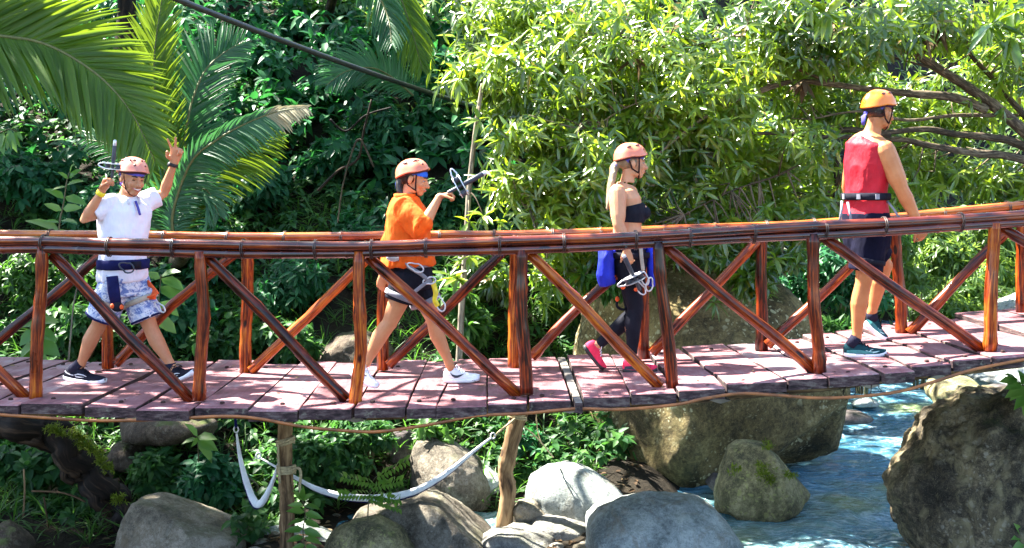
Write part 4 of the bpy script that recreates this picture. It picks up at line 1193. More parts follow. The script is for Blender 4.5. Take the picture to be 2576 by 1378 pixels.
for (u, v, ru, rv, ry, nt, per, Ln, W, mt, shp, lb) in SH:
    shrub('shrub', lb, 'shrub', (u, v), 11.1 if 'hanging over' in lb else yh(u, v), (ru, rv, ry), nt, per, Ln, W, mt, .45, 1, shp, G1, 9)

# lianas and bare stems
def liana(label, pts, y, r, mat='darkbark', name='liana', cat='vine'):
    b = B(); a = spline([P(u, v, y) for u, v in pts], 6); b.tube(a, [r * (1 - .3 * i / len(a)) for i in range(len(a))], 8, wob=.05)
    return tag(b.build(name, M[mat]), label, cat)
liana('thin brown liana crossing the dark gap below the cable', [(830, 300), (870, 330), (920, 290), (985, 270)], 13.6, .014)
liana('drooping dark liana left of the second walker helmet', [(800, 480), (850, 430), (900, 400), (915, 330), (935, 250)], 13.4, .016)
liana('looping grey liana above the second walker', [(940, 420), (905, 350), (880, 400), (860, 480), (850, 560)], 13.2, .012, 'bark')
liana('straight thin grey stem behind the second walker arm', [(1040, 620), (1050, 500), (1062, 400)], 12.6, .012, 'bark')
liana('dead grey stalk standing among the leaves near the waving man', [(172, 910), (178, 840), (186, 760), (200, 700)], 10.6, .008, 'palebark', 'stalk', 'stalk')

# ---- the tall sapling trunk with bright tufts
sap = thing('sapling', 'slender pale sapling trunk rising behind the second walker trolley', 'sapling', hit(1152, 960))
b = B(); a = spline([P(1150, 990, 11.3), P(1156, 880, 11.3), P(1162, 760, 11.3), P(1172, 620, 11.3), P(1180, 480, 11.3), P(1190, 380, 11.3), P(1200, 300, 11.3), P(1214, 210, 11.3)], 6)
b.tube(a, [.034 * (1 - .45 * i / len(a)) for i in range(len(a))], 10, wob=.04); b.build('trunk', M['palebark'], sap)
def tuft(parent, u, v, y, n, Ln, W, mat='mango_pale', dirv=(0, -.5, .4), twig=None, spread=(35, 95), droop=.3):
    """a rosette whose leaves are each an object"""
    c = np.array([P(u, v, y)[:]])
    arr = sprays(c, np.array([dirv], float), n, Ln, W, spread, droop, along=.25)
    V, F, k = leaf_geom(*arr, lod=1, curl=.22)
    for i in range(n):
        me = np_mesh('leaf', V[i*8:(i+1)*8], F[i*k:(i+1)*k] - i*8, smooth=True, fattr=np.full(k, RNG.random()))
        me.materials.append(L[mat]); o = bpy.data.objects.new('leaf', me); place(o, parent)
    if twig is not None:
        b = B(); b.tube(spline([twig, Vector(twig).lerp(Vector(c[0]), .5) + Vector((0, 0, .04)), Vector(c[0])], 4), [.009, .008, .008, .007, .006, .005, .005, .004, .004], 6)
        b.build('twig', M['bark'], parent)
for (u, v, n, l) in ((1215, 540, 12, .24), (1180, 555, 5, .22), (1150, 700, 9, .20), (1130, 690, 7, .18), (1180, 640, 8, .2), (1205, 300, 8, .2)):
    tuft(sap, u, v, 11.1, n, l, .055, 'mango_pale', (random.uniform(-.4, .4), -.6, .3), a[min(len(a)-1, int((990 - v) / 780 * len(a)))])

# ---- the big lance-leaved tree
tree = thing('tree', 'big spreading tree with bright glossy lance-shaped leaves filling the right half', 'tree', (7.3, 12.6, Hs(7.3, 12.6)))
g = Vector((7.3, 12.6, Hs(7.3, 12.6)))
b = B(); b.tube(spline([g + Vector((.1, 0, -.2)), (7.2, 12.6, -.4), (6.7, 12.5, 1.0), (6.35, 12.4, 2.1), (6.4, 12.5, 3.4), (6.7, 12.6, 5.0)], 7), [.26] * 12 + [.22] * 12 + [.17] * 12, 16, wob=.05); b.build('trunk', M['bark'], tree)
def limb(pts, y0, y1, r0, r1):
    a = spline([P(u, v, y0 + (y1 - y0) * i / (len(pts) - 1)) for i, (u, v) in enumerate(pts)], 6)
    b = B(); b.tube(a, [.66 * (r0 + (r1 - r0) * i / len(a)) * random.uniform(.93, 1.08) for i in range(len(a))], 10, wob=.05); b.build('limb', M['bark'], tree); return a
limbs = [
 limb([(2860, 560), (2680, 420), (2576, 330), (2480, 250), (2370, 178), (2290, 130), (2180, 60)], 12.4, 11.6, .12, .04),
 limb([(2690, 410), (2576, 290), (2500, 200), (2440, 135), (2410, 60)], 12.3, 12.0, .06, .02),
 limb([(2480, 275), (2400, 245), (2300, 236), (2190, 225), (2095, 212), (1990, 205), (1880, 235)], 12.0, 11.4, .075, .025),
 limb([(2520, 290), (2400, 290), (2280, 302), (2160, 280), (2040, 300)], 12.1, 11.8, .035, .012),
 limb([(2800, 480), (2576, 368), (2490, 345), (2409, 338), (2330, 325), (2240, 332), (2100, 345), (1950, 335), (1820, 340)], 12.3, 11.5, .07, .02),
 limb([(2800, 500), (2576, 402), (2443, 384), (2340, 366), (2250, 350), (2150, 375)], 12.2, 11.9, .075, .03),
 limb([(2240, 340), (2110, 330), (2105, 420), (2100, 500)], 11.8, 11.9, .05, .03),
 limb([(1990, 205), (1860, 250), (1750, 310), (1640, 400), (1540, 470)], 11.5, 11.1, .03, .008),
 limb([(2180, 60), (2000, 100), (1850, 90), (1700, 120), (1560, 90)], 11.6, 11.2, .035, .008),
 limb([(2095, 212), (1960, 160), (1880, 190), (1780, 230), (1600, 260), (1480, 330)], 11.6, 11.2, .025, .006),
 limb([(2370, 178), (2200, 130), (2050, 80), (1990, 90)], 11.8, 11.5, .02, .006),
 limb([(1820, 340), (1700, 330), (1560, 420), (1420, 470), (1330, 520)], 11.5, 11.0, .02, .006),
 limb([(2100, 345), (1980, 430), (1840, 480), (1720, 540)], 11.6, 11.2, .02, .006),
]
cl = []
# u, v, ru, rv, y, ry, tips
CR = [(1300, 60, 190, 90, 12.4, .8, 300), (1500, 60, 220, 100, 12.0, .9, 420), (1240, 190, 140, 90, 11.6, .6, 230), (1420, 200, 170, 110, 11.4, .8, 330), (1640, 180, 200, 130, 11.4, .9, 420),
      (1330, 330, 120, 90, 11.2, .5, 200), (1500, 360, 170, 110, 11.2, .8, 330), (1360, 470, 120, 90, 11.0, .5, 210), (1460, 540, 150, 80, 11.2, .6, 260), (1660, 400, 190, 120, 11.6, .9, 380),
      (1880, 100, 230, 120, 11.6, .9, 420), (1880, 330, 220, 140, 11.8, .9, 430), (1720, 540, 190, 80, 11.8, .7, 300), (1960, 520, 200, 90, 12.0, .8, 320), (2120, 80, 220, 120, 11.4, .9, 400),
      (2120, 420, 200, 130, 12.5, .8, 380), (2350, 60, 220, 110, 11.6, .9, 380), (2360, 440, 200, 60, 12.8, .6, 190), (2540, 120, 180, 140, 12.0, .9, 340), (2540, 460, 160, 60, 13.0, .6, 150),
      (2250, 220, 240, 110, 13.0, .7, 380), (2480, 300, 200, 90, 13.2, .7, 190), (2040, 220, 220, 110, 12.6, .8, 380), (1560, 650, 120, 50, 11.5, .4, 120), (1860, 650, 160, 60, 11.4, .4, 150), (1420, 660, 100, 70, 11.3, .4, 130),
      (1290, 200, 110, 130, 13.6, .6, 520), (1450, 250, 160, 180, 13.5, .6, 620), (1660, 300, 160, 170, 13.4, .5, 480), (1870, 420, 160, 130, 13.6, .5, 320), (1230, 60, 120, 110, 13.8, .6, 420), (1560, 600, 150, 60, 12.0, .4, 150), (1780, 620, 150, 50, 12.2, .4, 150)]  # farthest blobs are added behind the crown to shade the huge boulder
T1, D1 = [], []
for (u, v, ru, rv, y, ry, nt) in CR:
    s = y / FPX
    t_, o_ = blob_tips(P(u, v, y), (ru * s * 1.3, ry * 1.2, rv * s * 1.3), int(nt * .60), lumps=13, shell=.5)
    o_[:, 1] -= .4; o_[:, 0] -= .15; o_[:, 2] += .1
    T1.append(t_); D1.append(o_)
t_, o_ = blob_tips((-1.5, 13.8, 5.0), (2.4, .7, .4), 560, lumps=14); T1.append(t_); D1.append(o_)      # leaf mass added above the picture to shade the huge boulder
T1, D1 = np.concatenate(T1), np.concatenate(D1)
xn = fbm(T1 * 1.3, 2)
young = (xn > .54) | ((T1[:, 0] < 0.9) & (RNG.random(len(T1)) < .45))  # paler leaf colour, more frequent at the crown's left
leaves_obj('crown', sprays(T1[~young], D1[~young], 8, .165, .040, (30, 110), .45, jit=.45, along=1.3, bias=(-.36, -.5, .55)), L['mango'], tree, 1, .22)
leaves_obj('pale_leaves', sprays(T1[young], D1[young], 8, .175, .040, (30, 110), .35, jit=.45, along=1.1, bias=(-.36, -.5, .55)), L['mango_pale'], tree, 1, .22)
b = B()
ends = np.array([p[:] for a in limbs for p in a])
for i in RNG.choice(len(T1), 700, replace=False):
    t = T1[i]; k = np.argmin(np.linalg.norm(ends - t, axis=1)); e = ends[k]
    if np.linalg.norm(e - t) > .75: continue
    mid = (e + t) / 2 + RNG.normal(0, .06, 3)
    b.tube([e, mid, t], [.010, .007, .003], 5)
o = b.build('twigs', M['bark'], tree); o['kind'] = 'stuff'
for (u, v, y, n, l, mt) in ((2080, 35, 10.6, 16, .30, 'mango_pale'), (2040, 20, 10.6, 10, .26, 'mango_pale'), (2500, 60, 10.2, 14, .34, 'mango'), (2540, 90, 10.2, 14, .34, 'mango_pale'), (2555, 20, 10.2, 10, .3, 'mango'),
                             (1560, 40, 10.9, 12, .22, 'mango_pale'), (1545, 110, 10.9, 12, .20, 'mango'), (1250, 140, 11, 14, .24, 'mango_pale'), (1150, 195, 11.2, 10, .24, 'mango_pale'), (1320, 170, 10.9, 12, .2, 'mango'),
                             (1560, 395, 10.7, 12, .20, 'mango'), (1500, 470, 10.7, 12, .2, 'mango'), (1270, 345, 10.9, 12, .2, 'mango_pale'), (1320, 420, 10.9, 12, .2, 'mango_pale'), (1420, 100, 10.9, 12, .22, 'mango_pale'),
                             (1370, 765, 10.9, 10, .18, 'mango_pale'), (1390, 720, 11.0, 12, .2, 'mango_pale'), (1460, 690, 11.0, 12, .2, 'mango'), (1500, 640, 11.0, 12, .2, 'mango'), (1800, 760, 10.9, 10, .18, 'mango'), (1830, 650, 11.0, 12, .2, 'mango'), (1410, 620, 10.9, 10, .2, 'mango_pale'), (1870, 690, 10.9, 12, .18, 'mango_pale'), (1700, 640, 10.9, 12, .18, 'mango'), (1950, 650, 10.9, 10, .18, 'mango_pale')):
    tuft(tree, u, v, y, n, l, l * .24, mt, (random.uniform(-.4, .4), -.5, .1), None, (40, 100), .5)

for (u, v, y, n) in ((2365, 75, 10.9, 14), (2335, 100, 10.9, 9), (2095, 60, 11.0, 10), (2020, 205, 11.1, 9), (2120, 440, 11.4, 12), (1600, 150, 11.1, 8)):
    tuft(tree, u, v, y, n, .20, .05, 'litter', (random.uniform(-.4, .4), -.5, -.3), None, (30, 80), .8)
# ---- sunlit growth across the river, behind the bridge at the right
for (u, v, y, ru, rv, ry, nt, mt, lb) in ((2080, 700, 15.0, 140, 120, .7, 320, 'jungle', 'shaded bush behind the fourth walker shorts'), (2330, 640, 17.0, 150, 110, .8, 420, 'far', 'sunlit bush behind the hanging hand of the fourth walker'),
         (2480, 720, 18.0, 150, 110, .8, 420, 'far', 'sunlit pale bush behind the last railing post'), (2360, 780, 17.5, 130, 60, .6, 280, 'far', 'bright low bush above the deck beyond the fourth walker'),
         (2200, 620, 16.5, 130, 90, .7, 320, 'jungle2', 'mid-green bush left of the hanging hand of the fourth walker'), (2540, 580, 19.0, 150, 90, .8, 340, 'far', 'sunlit foliage above the rail at the right edge'),
         (2090, 830, 14.5, 80, 60, .4, 160, 'cover', 'dark low plants right behind the huge boulder')):
    shrub('shrub', lb, 'shrub', (u, v), y, (ru, rv, ry), nt, 7, .17, .05, mt, .4, 1, 'lance', 'bushes across the river', 9)
def backdrop():
    n = 9000
    x = RNG.uniform(-2, 16, n); y = RNG.uniform(15.5, 30, n); z = H(x, y) + RNG.uniform(0, 1, n) ** .7 * RNG.uniform(.5, 6.0, n)
    k = (np.abs(x - river_c(y) - .2) > 2.0) | (y > 23); x, y, z = x[k], y[k], z[k]
    tips = np.stack([x, y, z], 1)
    cl = fbm(tips * .7, 3); kk = cl > .45; tips = tips[kk]
    d = np.stack([RNG.normal(-.2, .4, len(tips)), RNG.normal(-.6, .3, len(tips)), RNG.normal(.4, .3, len(tips))], 1)
    o = leaves_obj('far_foliage', sprays(tips, d, 7, .26, .085, (35, 90), .4), L['far'], None, 1, .25)
    tag(o, 'sunlit wood rising far behind the bright tree', None, None, 'stuff')
    n = 5200
    x = RNG.uniform(-13, 1, n); y = RNG.uniform(14.5, 25, n); z = H(x, y) + RNG.uniform(0, 1, n) * 1.8
    tips = np.stack([x, y, z], 1); cl = fbm(tips * .8 + 9, 3); tips = tips[cl > .44]
    d = np.stack([RNG.normal(0, .4, len(tips)), RNG.normal(-.6, .3, len(tips)), RNG.normal(.4, .3, len(tips))], 1)
    o = leaves_obj('slope_foliage', sprays(tips, d, 7, .22, .10, (35, 90), .4), L['jungle'], None, 1, .25, 'broad')
    tag(o, 'dark tangled wood high on the slope behind the palms', None, None, 'stuff')
backdrop()

# ---- trees added to shade the slope, their crowns above the picture
def shade_tree(label, x, y, cz, r, nt, mat='jungle2', Ln=.30, W=.15):
    gz = Hs(x, y)
    t = thing('tree', label, 'tree', (x, y, gz), 'added shade trees on the slope')
    b = B(); b.tube(spline([(x, y, gz - .2), (x + .1, y, (gz + cz) / 2), (x, y, cz)], 6), [.15] * 5 + [.12] * 4 + [.08] * 4, 12, wob=.05); b.build('trunk', M['darkbark'], t)
    tips, out = blob_tips((x, y, cz), r, nt, lumps=14)
    leaves_obj('crown', sprays(tips, out, 7, Ln, W, (40, 95), .35), L[mat], t, 1, .25, 'broad')
    branchlets('limb', (x, y, cz - r[2] * .8), tips, t, M['bark'], .05, 9)
for i, (x, y, cz, r, nt) in enumerate([(-11.5, 14.0, 6.6, (2.6, 2.4, 1.4), 240), (-8.2, 15.2, 6.9, (2.4, 2.4, 1.5), 210), (-5.2, 15.8, 6.8, (2.4, 2.2, 1.5), 190), (-4.6, 19.6, 7.6, (2.0, 2.2, 1.5), 260), (-14, 12.5, 7.0, (2.6, 2.4, 1.5), 320), (-9.8, 12.2, 7.6, (2.2, 1.8, 1.1), 420)]):
    shade_tree('tall tree added to shade the slope, ' + ('second from the left', 'third from the left', 'fourth from the left, behind the young palm', 'rightmost, behind the hanging frond', 'farthest left', 'nearest one at the left behind the giant frond')[i], x, y, cz, r, nt)

# ---- unseen tree added left of the bridge, crown gapped to dapple the deck
def dapple_tree():
    x, y = -7.6, 9.0; gz = Hs(x, y)
    t = thing('tree', 'unseen tree added at the left end of the bridge to dapple the deck', 'tree', (x, y, gz))
    b = B(); b.tube(spline([(x, y, gz - .2), (x + .1, y + .1, 1.5), (x + .4, y + .3, 3.2), (x + .9, y + .5, 4.4)], 6), [.19] * 7 + [.17] * 6 + [.14] * 6, 14, wob=.05); b.build('trunk', M['bark'], t)
    n = 2300
    P_ = np.stack([RNG.uniform(-8.6, 2.8, n), RNG.uniform(8.3, 11.4, n), RNG.uniform(4.5, 5.7, n)], 1)
    keep = fbm(P_ * np.array([1.5, 1.5, .6]), 3) > .40
    sd = np.array(SUN_DIR[:])
    # holes cut in the crown to let light through: (x, y, z, radius) of the places it falls on
    gaps = [(2.5, 8.5, 1.55, .55), (2.45, 8.5, 1.05, .42), (2.6, 8.6, .75, .3), (.80, 8.7, 1.45, .45), (.75, 8.7, 1.05, .3), (-.80, 8.5, 1.45, .36), (-.85, 8.5, 1.1, .28), (-2.8, 8.7, 1.62, .22), (-2.45, 8.7, 1.3, .16),
            (-1.9, 9.2, 0, .32), (-1.5, 9.25, 0, .36), (-1.2, 9.1, 0, .32), (-1.55, 8.9, 0, .25), (2.3, 9.3, .2, .4), (2.9, 9.2, .3, .45), (3.5, 9.0, .3, .5), (4.0, 8.6, .4, .5), (3.3, 8.4, .3, .3), (-.6, 8.55, 0, .22), (.2, 8.15, 0, .18), (1.35, 8.75, .1, .16), (2.0, 8.6, .15, .15),
            (-2.9, 8.3, 0, .12), (-2.1, 8.35, 0, .15), (-1.0, 8.7, 0, .2), (.6, 8.4, 0, .12)]
    for gx in np.arange(-2.1, 1.4, .45): gaps.append((gx, 8.0, 1.05, .13))
    for (gx, gy, gz_, r_) in gaps:
        tt = (P_[:, 2] - gz_) / sd[2]
        dx = P_[:, 0] - (gx + sd[0] * tt); dy = P_[:, 1] - (gy + sd[1] * tt)
        keep &= (np.hypot(dx, dy) > r_ + .07)
    tips = P_[keep]; D = np.stack([RNG.normal(.4, .6, len(tips)), RNG.normal(0, .6, len(tips)), RNG.normal(.1, .3, len(tips))], 1)
    leaves_obj('crown', sprays(tips, D, 6, .20, .085, (30, 85), .25), L['jungle2'], t, 1, .2, 'broad')
    for k in range(9):
        q = Vector(tips[int(RNG.integers(len(tips)))]); b = B()
        b.tube(spline([Vector((x + .9, y + .5, 4.4)), Vector((x + .9, y + .5, 4.4)).lerp(q, .5) + Vector((0, 0, .25)), q], 6), [.07 - .005 * i for i in range(13)], 8); b.build('limb', M['bark'], t)
dapple_tree()

# ---- single plants in front of the dark slope
def stalk_plant(name, label, pts, y, leaves, mat, Ln, W, r=.008, shape='broad'):
    g = hit(*pts[0]); t = thing(name, label, 'plant', P(*pts[0], y))
    a = spline([P(u, v, y) for u, v in pts], 6); b = B(); b.tube(a, [r * (1 - .6 * i / len(a)) for i in range(len(a))], 7); b.build('stem', M['stem'], t)
    base = []; ax = []
    for (u, v, du, dv) in leaves:
        p = P(u, v, y); q = P(u + du, v + dv, y - .06); base.append(p[:]); ax.append((q - p)[:])
    base, ax = np.array(base), np.array(ax); n = len(base)
    Lr = np.linalg.norm(ax, axis=1); nr = np.tile([[0.1, -.7, .8]], (n, 1)) + RNG.normal(0, .25, (n, 3))
    V, F, k = leaf_geom(base, ax, nr, Lr, Lr * W, 1, .15, shape)
    for i in range(n):
        me = np_mesh('leaf', V[i*8:(i+1)*8], F[i*k:(i+1)*k] - i*8, smooth=True, fattr=np.full(k, RNG.random())); me.materials.append(L[mat])
        place(bpy.data.objects.new('leaf', me), t)
    return t
stalk_plant('leafy_plant', 'bright upright seedling with pale leaves left of the waving man', [(145, 640), (150, 560), (160, 510), (168, 455), (176, 430)], 10.2,
            [(150, 560, -40, -8), (152, 555, 42, 0), (156, 530, -45, -20), (158, 525, 45, -5), (163, 500, -50, -30), (163, 495, 55, 15), (168, 470, -42, 5), (168, 465, 40, -15), (172, 450, -25, -20), (173, 448, 28, -25), (176, 435, 5, -25), (150, 580, -85, -35), (150, 575, 20, 30)], 'fresh', .2, .42)
stalk_plant('leafy_plant', 'fresh plant with four big pointed leaves under the left part of the deck', [(500, 1160), (498, 1120), (497, 1098)], 10.3,
            [(497, 1098, -28, -36), (497, 1100, -14, 24), (497, 1098, 48, 2), (497, 1102, 50, 30), (497, 1104, -40, 8), (498, 1112, 40, 48)], 'fresh', .2, .5, .006)
stalk_plant('leafy_plant', 'low plant with round drooping leaves behind the leftmost brace', [(85, 920), (90, 860), (95, 810)], 10.4,
            [(95, 815, -45, 5), (95, 812, 50, -8), (93, 830, -48, 38), (94, 830, 48, 25), (90, 860, -45, 40), (90, 860, 60, 30), (95, 812, 5, -30), (88, 880, 28, 50), (88, 880, -35, 35)], 'fresh', .2, .62, .007)
stalk_plant('leafy_plant', 'big pale-green leaves of a plant behind the hip of the waving man', [(395, 860), (400, 760), (405, 690)], 10.4,
            [(405, 695, 45, -18), (405, 700, 60, 25), (403, 720, 65, 40), (404, 700, -40, -15), (400, 760, 50, 30), (400, 765, -45, 25), (398, 800, 45, 35)], 'fresh', .2, .55, .007)
stalk_plant('leafy_plant', 'flowering sprig with pale leaves hanging at the left edge', [(-60, 380), (-20, 345), (20, 325), (42, 330)], 9.6,
            [(42, 330, 14, 22), (35, 328, 12, 45), (28, 327, -12, 48), (20, 326, 20, 55), (10, 330, -15, 50), (0, 335, 8, 55), (25, 326, 25, -14), (5, 333, 30, 40), (15, 330, -30, -10)], 'fresh', .2, .32, .006)
stalk_plant('leafy_plant', 'upright green shoot growing up against the straight log post', [(770, 1400), (762, 1340), (768, 1290), (760, 1255)], 9.0,
            [(760, 1258, -20, -25), (760, 1258, 26, -18), (763, 1270, -38, 0), (764, 1272, 40, 4), (767, 1288, -46, -6), (767, 1290, 44, 12), (765, 1308, -42, 8), (765, 1310, 40, 14), (763, 1330, -48, 4), (763, 1332, 46, 16), (764, 1350, -44, 10), (765, 1352, 44, 12), (768, 1370, -36, 10), (768, 1372, 36, 14), (760, 1256, 2, -30)], 'fresh', .2, .40, .006)
spl = stalk_plant('sapling', 'small sapling with pinnate leaves in front of the long white hammock', [(925, 1325), (926, 1280), (930, 1240), (938, 1210), (950, 1196)], 9.1,
            [(u0 + i * 9 * s, v0 - i * k, 8 * s, -14 * w) for (u0, v0, k, s) in ((930, 1245, -1.5, 1), (930, 1245, 0, -1), (934, 1225, 2, 1), (936, 1215, 2, -1), (950, 1198, 5, 1), (930, 1255, -3, 1)) for i in range(9) for w in (1, -.9)], 'fresh', .2, .42, .006)
stalk_plant('leafy_plant', 'bright leafy twigs poking in at the right edge over the dark ridged boulder', [(2640, 1010), (2600, 985), (2570, 965), (2555, 950)], 8.9,
            [(2570, 965, -40, 10), (2560, 955, -30, -18), (2556, 952, -20, 12), (2580, 972, -38, 32), (2590, 978, -12, -40), (2600, 985, -50, 40), (2575, 968, -8, -36), (2585, 975, -55, 20), (2600, 985, -30, 55), (2560, 955, -42, 2)], 'fresh', .2, .45, .006)
stalk_plant('leafy_plant', 'leafy shoot at the bottom right corner', [(2620, 1420), (2590, 1370), (2570, 1345)], 8.6,
            [(2570, 1345, -14, -28), (2572, 1350, -26, 4), (2580, 1358, -30, 20), (2585, 1362, 4, -34), (2590, 1370, -32, 8)], 'fresh', .2, .4, .006)
# moss cushions on the pointed boulder and the root
def mossy(label, pts, y, n, r):
    T, D = [], []
    for (u, v) in pts:
        c = np.array(P(u, v, y)[:]); T.append(c + RNG.normal(0, r, (n, 3)) * np.array([1, .5, .7])); D.append(RNG.normal(0, .4, (n, 3)) + np.array([0, -.6, .6]))
    o = leaves_obj('moss', sprays(np.concatenate(T), np.concatenate(D), 5, .045, .012, (20, 70), .1), L['moss'], None, 1, .2)
    tag(o, label, None, None, 'stuff')
mossy('yellow-green moss along the top of the dark root', [(190, 1090), (205, 1105), (220, 1120), (240, 1135), (255, 1155), (270, 1175), (300, 1255), (130, 1078), (150, 1085)], 9.86, 26, .03)
mossy('tufts of moss and tiny ferns on the pointed boulder', [(1925, 1190), (1915, 1172), (1935, 1205), (1850, 1180), (1930, 1120), (1985, 1195)], 10.3, 14, .03)
# ------------------------------------------------------------------ people
M['skin_a'] = skin('warm_tan_skin', (0.50, 0.235, 0.12))
M['skin_b'] = skin('light_tan_skin', (0.52, 0.245, 0.115))
M['skin_c'] = skin('fair_tan_skin', (0.54, 0.27, 0.145))
M['skin_d'] = skin('sunburnt_skin', (0.50, 0.20, 0.075))
M['white_shirt'] = cloth('white_cotton', (0.70, 0.69, 0.78), .06)
M['orange_shirt'] = cloth('orange_linen', (0.74, 0.105, 0.006), .18)
M['red_tank'] = cloth('red_sports_vest', (0.44, 0.008, 0.020), .15, .6)
M['black_cloth'] = cloth('black_stretch_cloth', (0.010, 0.011, 0.018), .3, .7)
M['navy_shorts'] = cloth('dark_navy_shorts', (0.006, 0.006, 0.018), .3)
M['blue_jacket'] = cloth('royal_blue_jacket', (0.012, 0.025, 0.42), .25, .6)
M['grey_cloth'] = cloth('grey_webbing', (0.22, 0.21, 0.24), .2)
M['beige_web'] = cloth('beige_webbing', (0.40, 0.34, 0.27), .2)
M['black_web'] = cloth('black_webbing', (0.014, 0.014, 0.022), .3)
M['navy_web'] = cloth('navy_webbing', (0.012, 0.014, 0.07), .3)
M['yellow'] = plain('yellow_plastic', (0.80, 0.62, 0.02), .4)
M['orange_rope'] = plain('orange_rope', (0.75, 0.10, 0.015), .7)
M['steel'] = plain('brushed_steel', (0.60, 0.61, 0.64), .30, .6, .45, .15)
M['rubber'] = plain('black_rubber', (0.012, 0.012, 0.015), .6)
M['gripblack'] = plain('dark_grip', (0.03, 0.035, 0.05), .5)
M['white_rubber'] = plain('white_sole', (0.74, 0.75, 0.80), .5, var=.06)
M['black_mesh'] = cloth('black_shoe_mesh', (0.012, 0.012, 0.020), .3)
M['white_leather'] = plain('white_leather', (0.76, 0.76, 0.78), .45, var=.06)
M['red_mesh'] = cloth('red_shoe_mesh', (0.72, 0.035, 0.09), .3)
M['teal_mesh'] = cloth('dark_teal_shoe_mesh', (0.010, 0.045, 0.055), .3)
M['teal'] = plain('teal_panel', (0.02, 0.16, 0.16), .5)
M['sock'] = cloth('dark_sock', (0.015, 0.015, 0.03))
M['mark_grey'] = plain('grey_mark', (0.45, 0.45, 0.48), .5)
M['mark_navy'] = plain('navy_mark', (0.008, 0.009, 0.03), .5)
M['mark_mint'] = plain('mint_mark', (0.40, 0.62, 0.58), .5)
M['helmet_pink'] = plain('worn_salmon_helmet', (0.64, 0.22, 0.15), .3, .5, coat=.4, var=.12, scale=9, bump=.03)
M['helmet_salmon'] = plain('salmon_helmet', (0.74, 0.20, 0.105), .3, .5, coat=.4, var=.08, scale=9, bump=.03)
M['helmet_orange'] = plain('orange_helmet', (0.82, 0.20, 0.008), .3, .5, coat=.5, var=.08, scale=9, bump=.03)
M['vent'] = plain('dark_vent', (0.09, 0.018, 0.015), .6)
M['liner'] = plain('dark_liner', (0.05, 0.012, 0.02), .8)
M['strap'] = cloth('dark_chin_strap', (0.03, 0.014, 0.014))
M['bandana'] = cloth('blue_bandana', (0.02, 0.11, 0.55), .35)
M['bandana_purple'] = cloth('purple_blue_bandana', (0.09, 0.08, 0.40), .35)
M['hair_black'] = plain('black_hair', (0.012, 0.008, 0.007), .45, var=.4, scale=90, bump=.5)
def hair_mat():
    t = NT('brown_to_blond_hair'); g = t.n('NewGeometry')
    c = t.coord('Object', (60, 60, 4)); n = t.noise(c, 3, 4, .6)
    tc = t.n('TexCoord'); sx = t.n('SeparateXYZ'); t.l(tc.outputs['Generated'], sx.inputs[0])
    base = t.ramp(sx.outputs[2], [(0.1, (0.36, 0.27, 0.17)), (0.75, (0.25, 0.16, 0.085)), (1.0, (0.05, 0.03, 0.02))])
    cc = t.mix(t.math('MULTIPLY', n, .5), base, (0.06, 0.035, 0.02))
    return t.done(t.bsdf(cc, .45, .5, 0, t.bump(n, .5, .01)))
M['hair_blond'] = hair_mat()
M['eye_white'] = plain('eye_white', (0.42, 0.38, 0.35), .4, var=.03)
M['eye_dark'] = plain('dark_eye', (0.02, 0.012, 0.010), .2)
M['brow'] = plain('dark_brow', (0.035, 0.020, 0.014), .8)
M['lip'] = plain('lip', (0.42, 0.12, 0.09), .45, var=.1)
M['teeth'] = plain('teeth', (0.75, 0.72, 0.66), .3, var=.03)
def camo_mat():
    t = NT('blue_white_camouflage'); c = t.coord('Object', (1, 1, 1.6))
    n = t.noise(c, 17, 5, .6, .8); n2 = t.noise(c, 34, 4, .6, 1.2)
    cc = t.ramp(n, [(0.40, (0.13, 0.19, 0.42)), (0.46, (0.36, 0.43, 0.62)), (0.54, (0.62, 0.66, 0.74)), (0.62, (0.25, 0.30, 0.45))], 'CONSTANT')
    cc = t.mix(t.ramp(n2, [(0.56, (0, 0, 0)), (0.60, (.8,)*3)]), cc, (0.68, 0.70, 0.76))
    f = t.noise(t.coord('Object', (1, 1, .5)), 14, 3, .5, .5)
    return t.done(t.bsdf(cc, .8, .25, 0, t.bump(f, .5, .02)))
M['camo'] = camo_mat()

UPZ = Vector((0, 0, 1))
class Frame:
    def __init__(s, c, f, up=UPZ, k=1.0):
        s.c = Vector(c); s.f = Vector(f).normalized(); s.r = s.f.cross(Vector(up)).normalized(); s.u = s.r.cross(s.f).normalized(); s.k = k
    def p(s, x, y, z): return s.c + (s.r * x + s.f * y + s.u * z) * s.k
    def d(s, x, y, z): return (s.r * x + s.f * y + s.u * z)
    def ell(s, b, c, r, nu=16, nv=10): b.ell(s.p(*c), [q * s.k for q in r], s.r, s.f, s.u, nu, nv)

def head_prims(b, F, neck, female=False):
    F.ell(b, (0, -.018, .030), (.076, .097, .088))
    F.ell(b, (0, .026, -.028), (.060, .066, .084))
    F.ell(b, (0, .060, -.094), (.026 if female else .031, .028, .023))
    for s in (-1, 1):
        F.ell(b, (s * .034, .022, -.074), (.025, .042, .030))
        F.ell(b, (s * .034, .066, -.034), (.024, .020, .026))
        F.ell(b, (s * .078, -.010, -.014), (.010, .019, .031))
        F.ell(b, (s * .011, .101, -.042), (.0095, .011, .008))
    F.ell(b, (0, .080, .014), (.048, .014, .012))
    b.tube([F.p(0, .084, .010), F.p(0, .102, -.020), F.p(0, .114, -.038)], [.009 * F.k, .011 * F.k, .013 * F.k], 10, round_ends=True)
    F.ell(b, (0, .090, -.064), (.024, .012, .007)); F.ell(b, (0, .087, -.076), (.021, .012, .007))
    w = .048 if female else .057
    b.tube([F.p(0, -.020, -.045), Vector(neck).lerp(F.p(0, -.02, -.045), .45), neck], [w, w * .98, w * 1.12], 14)

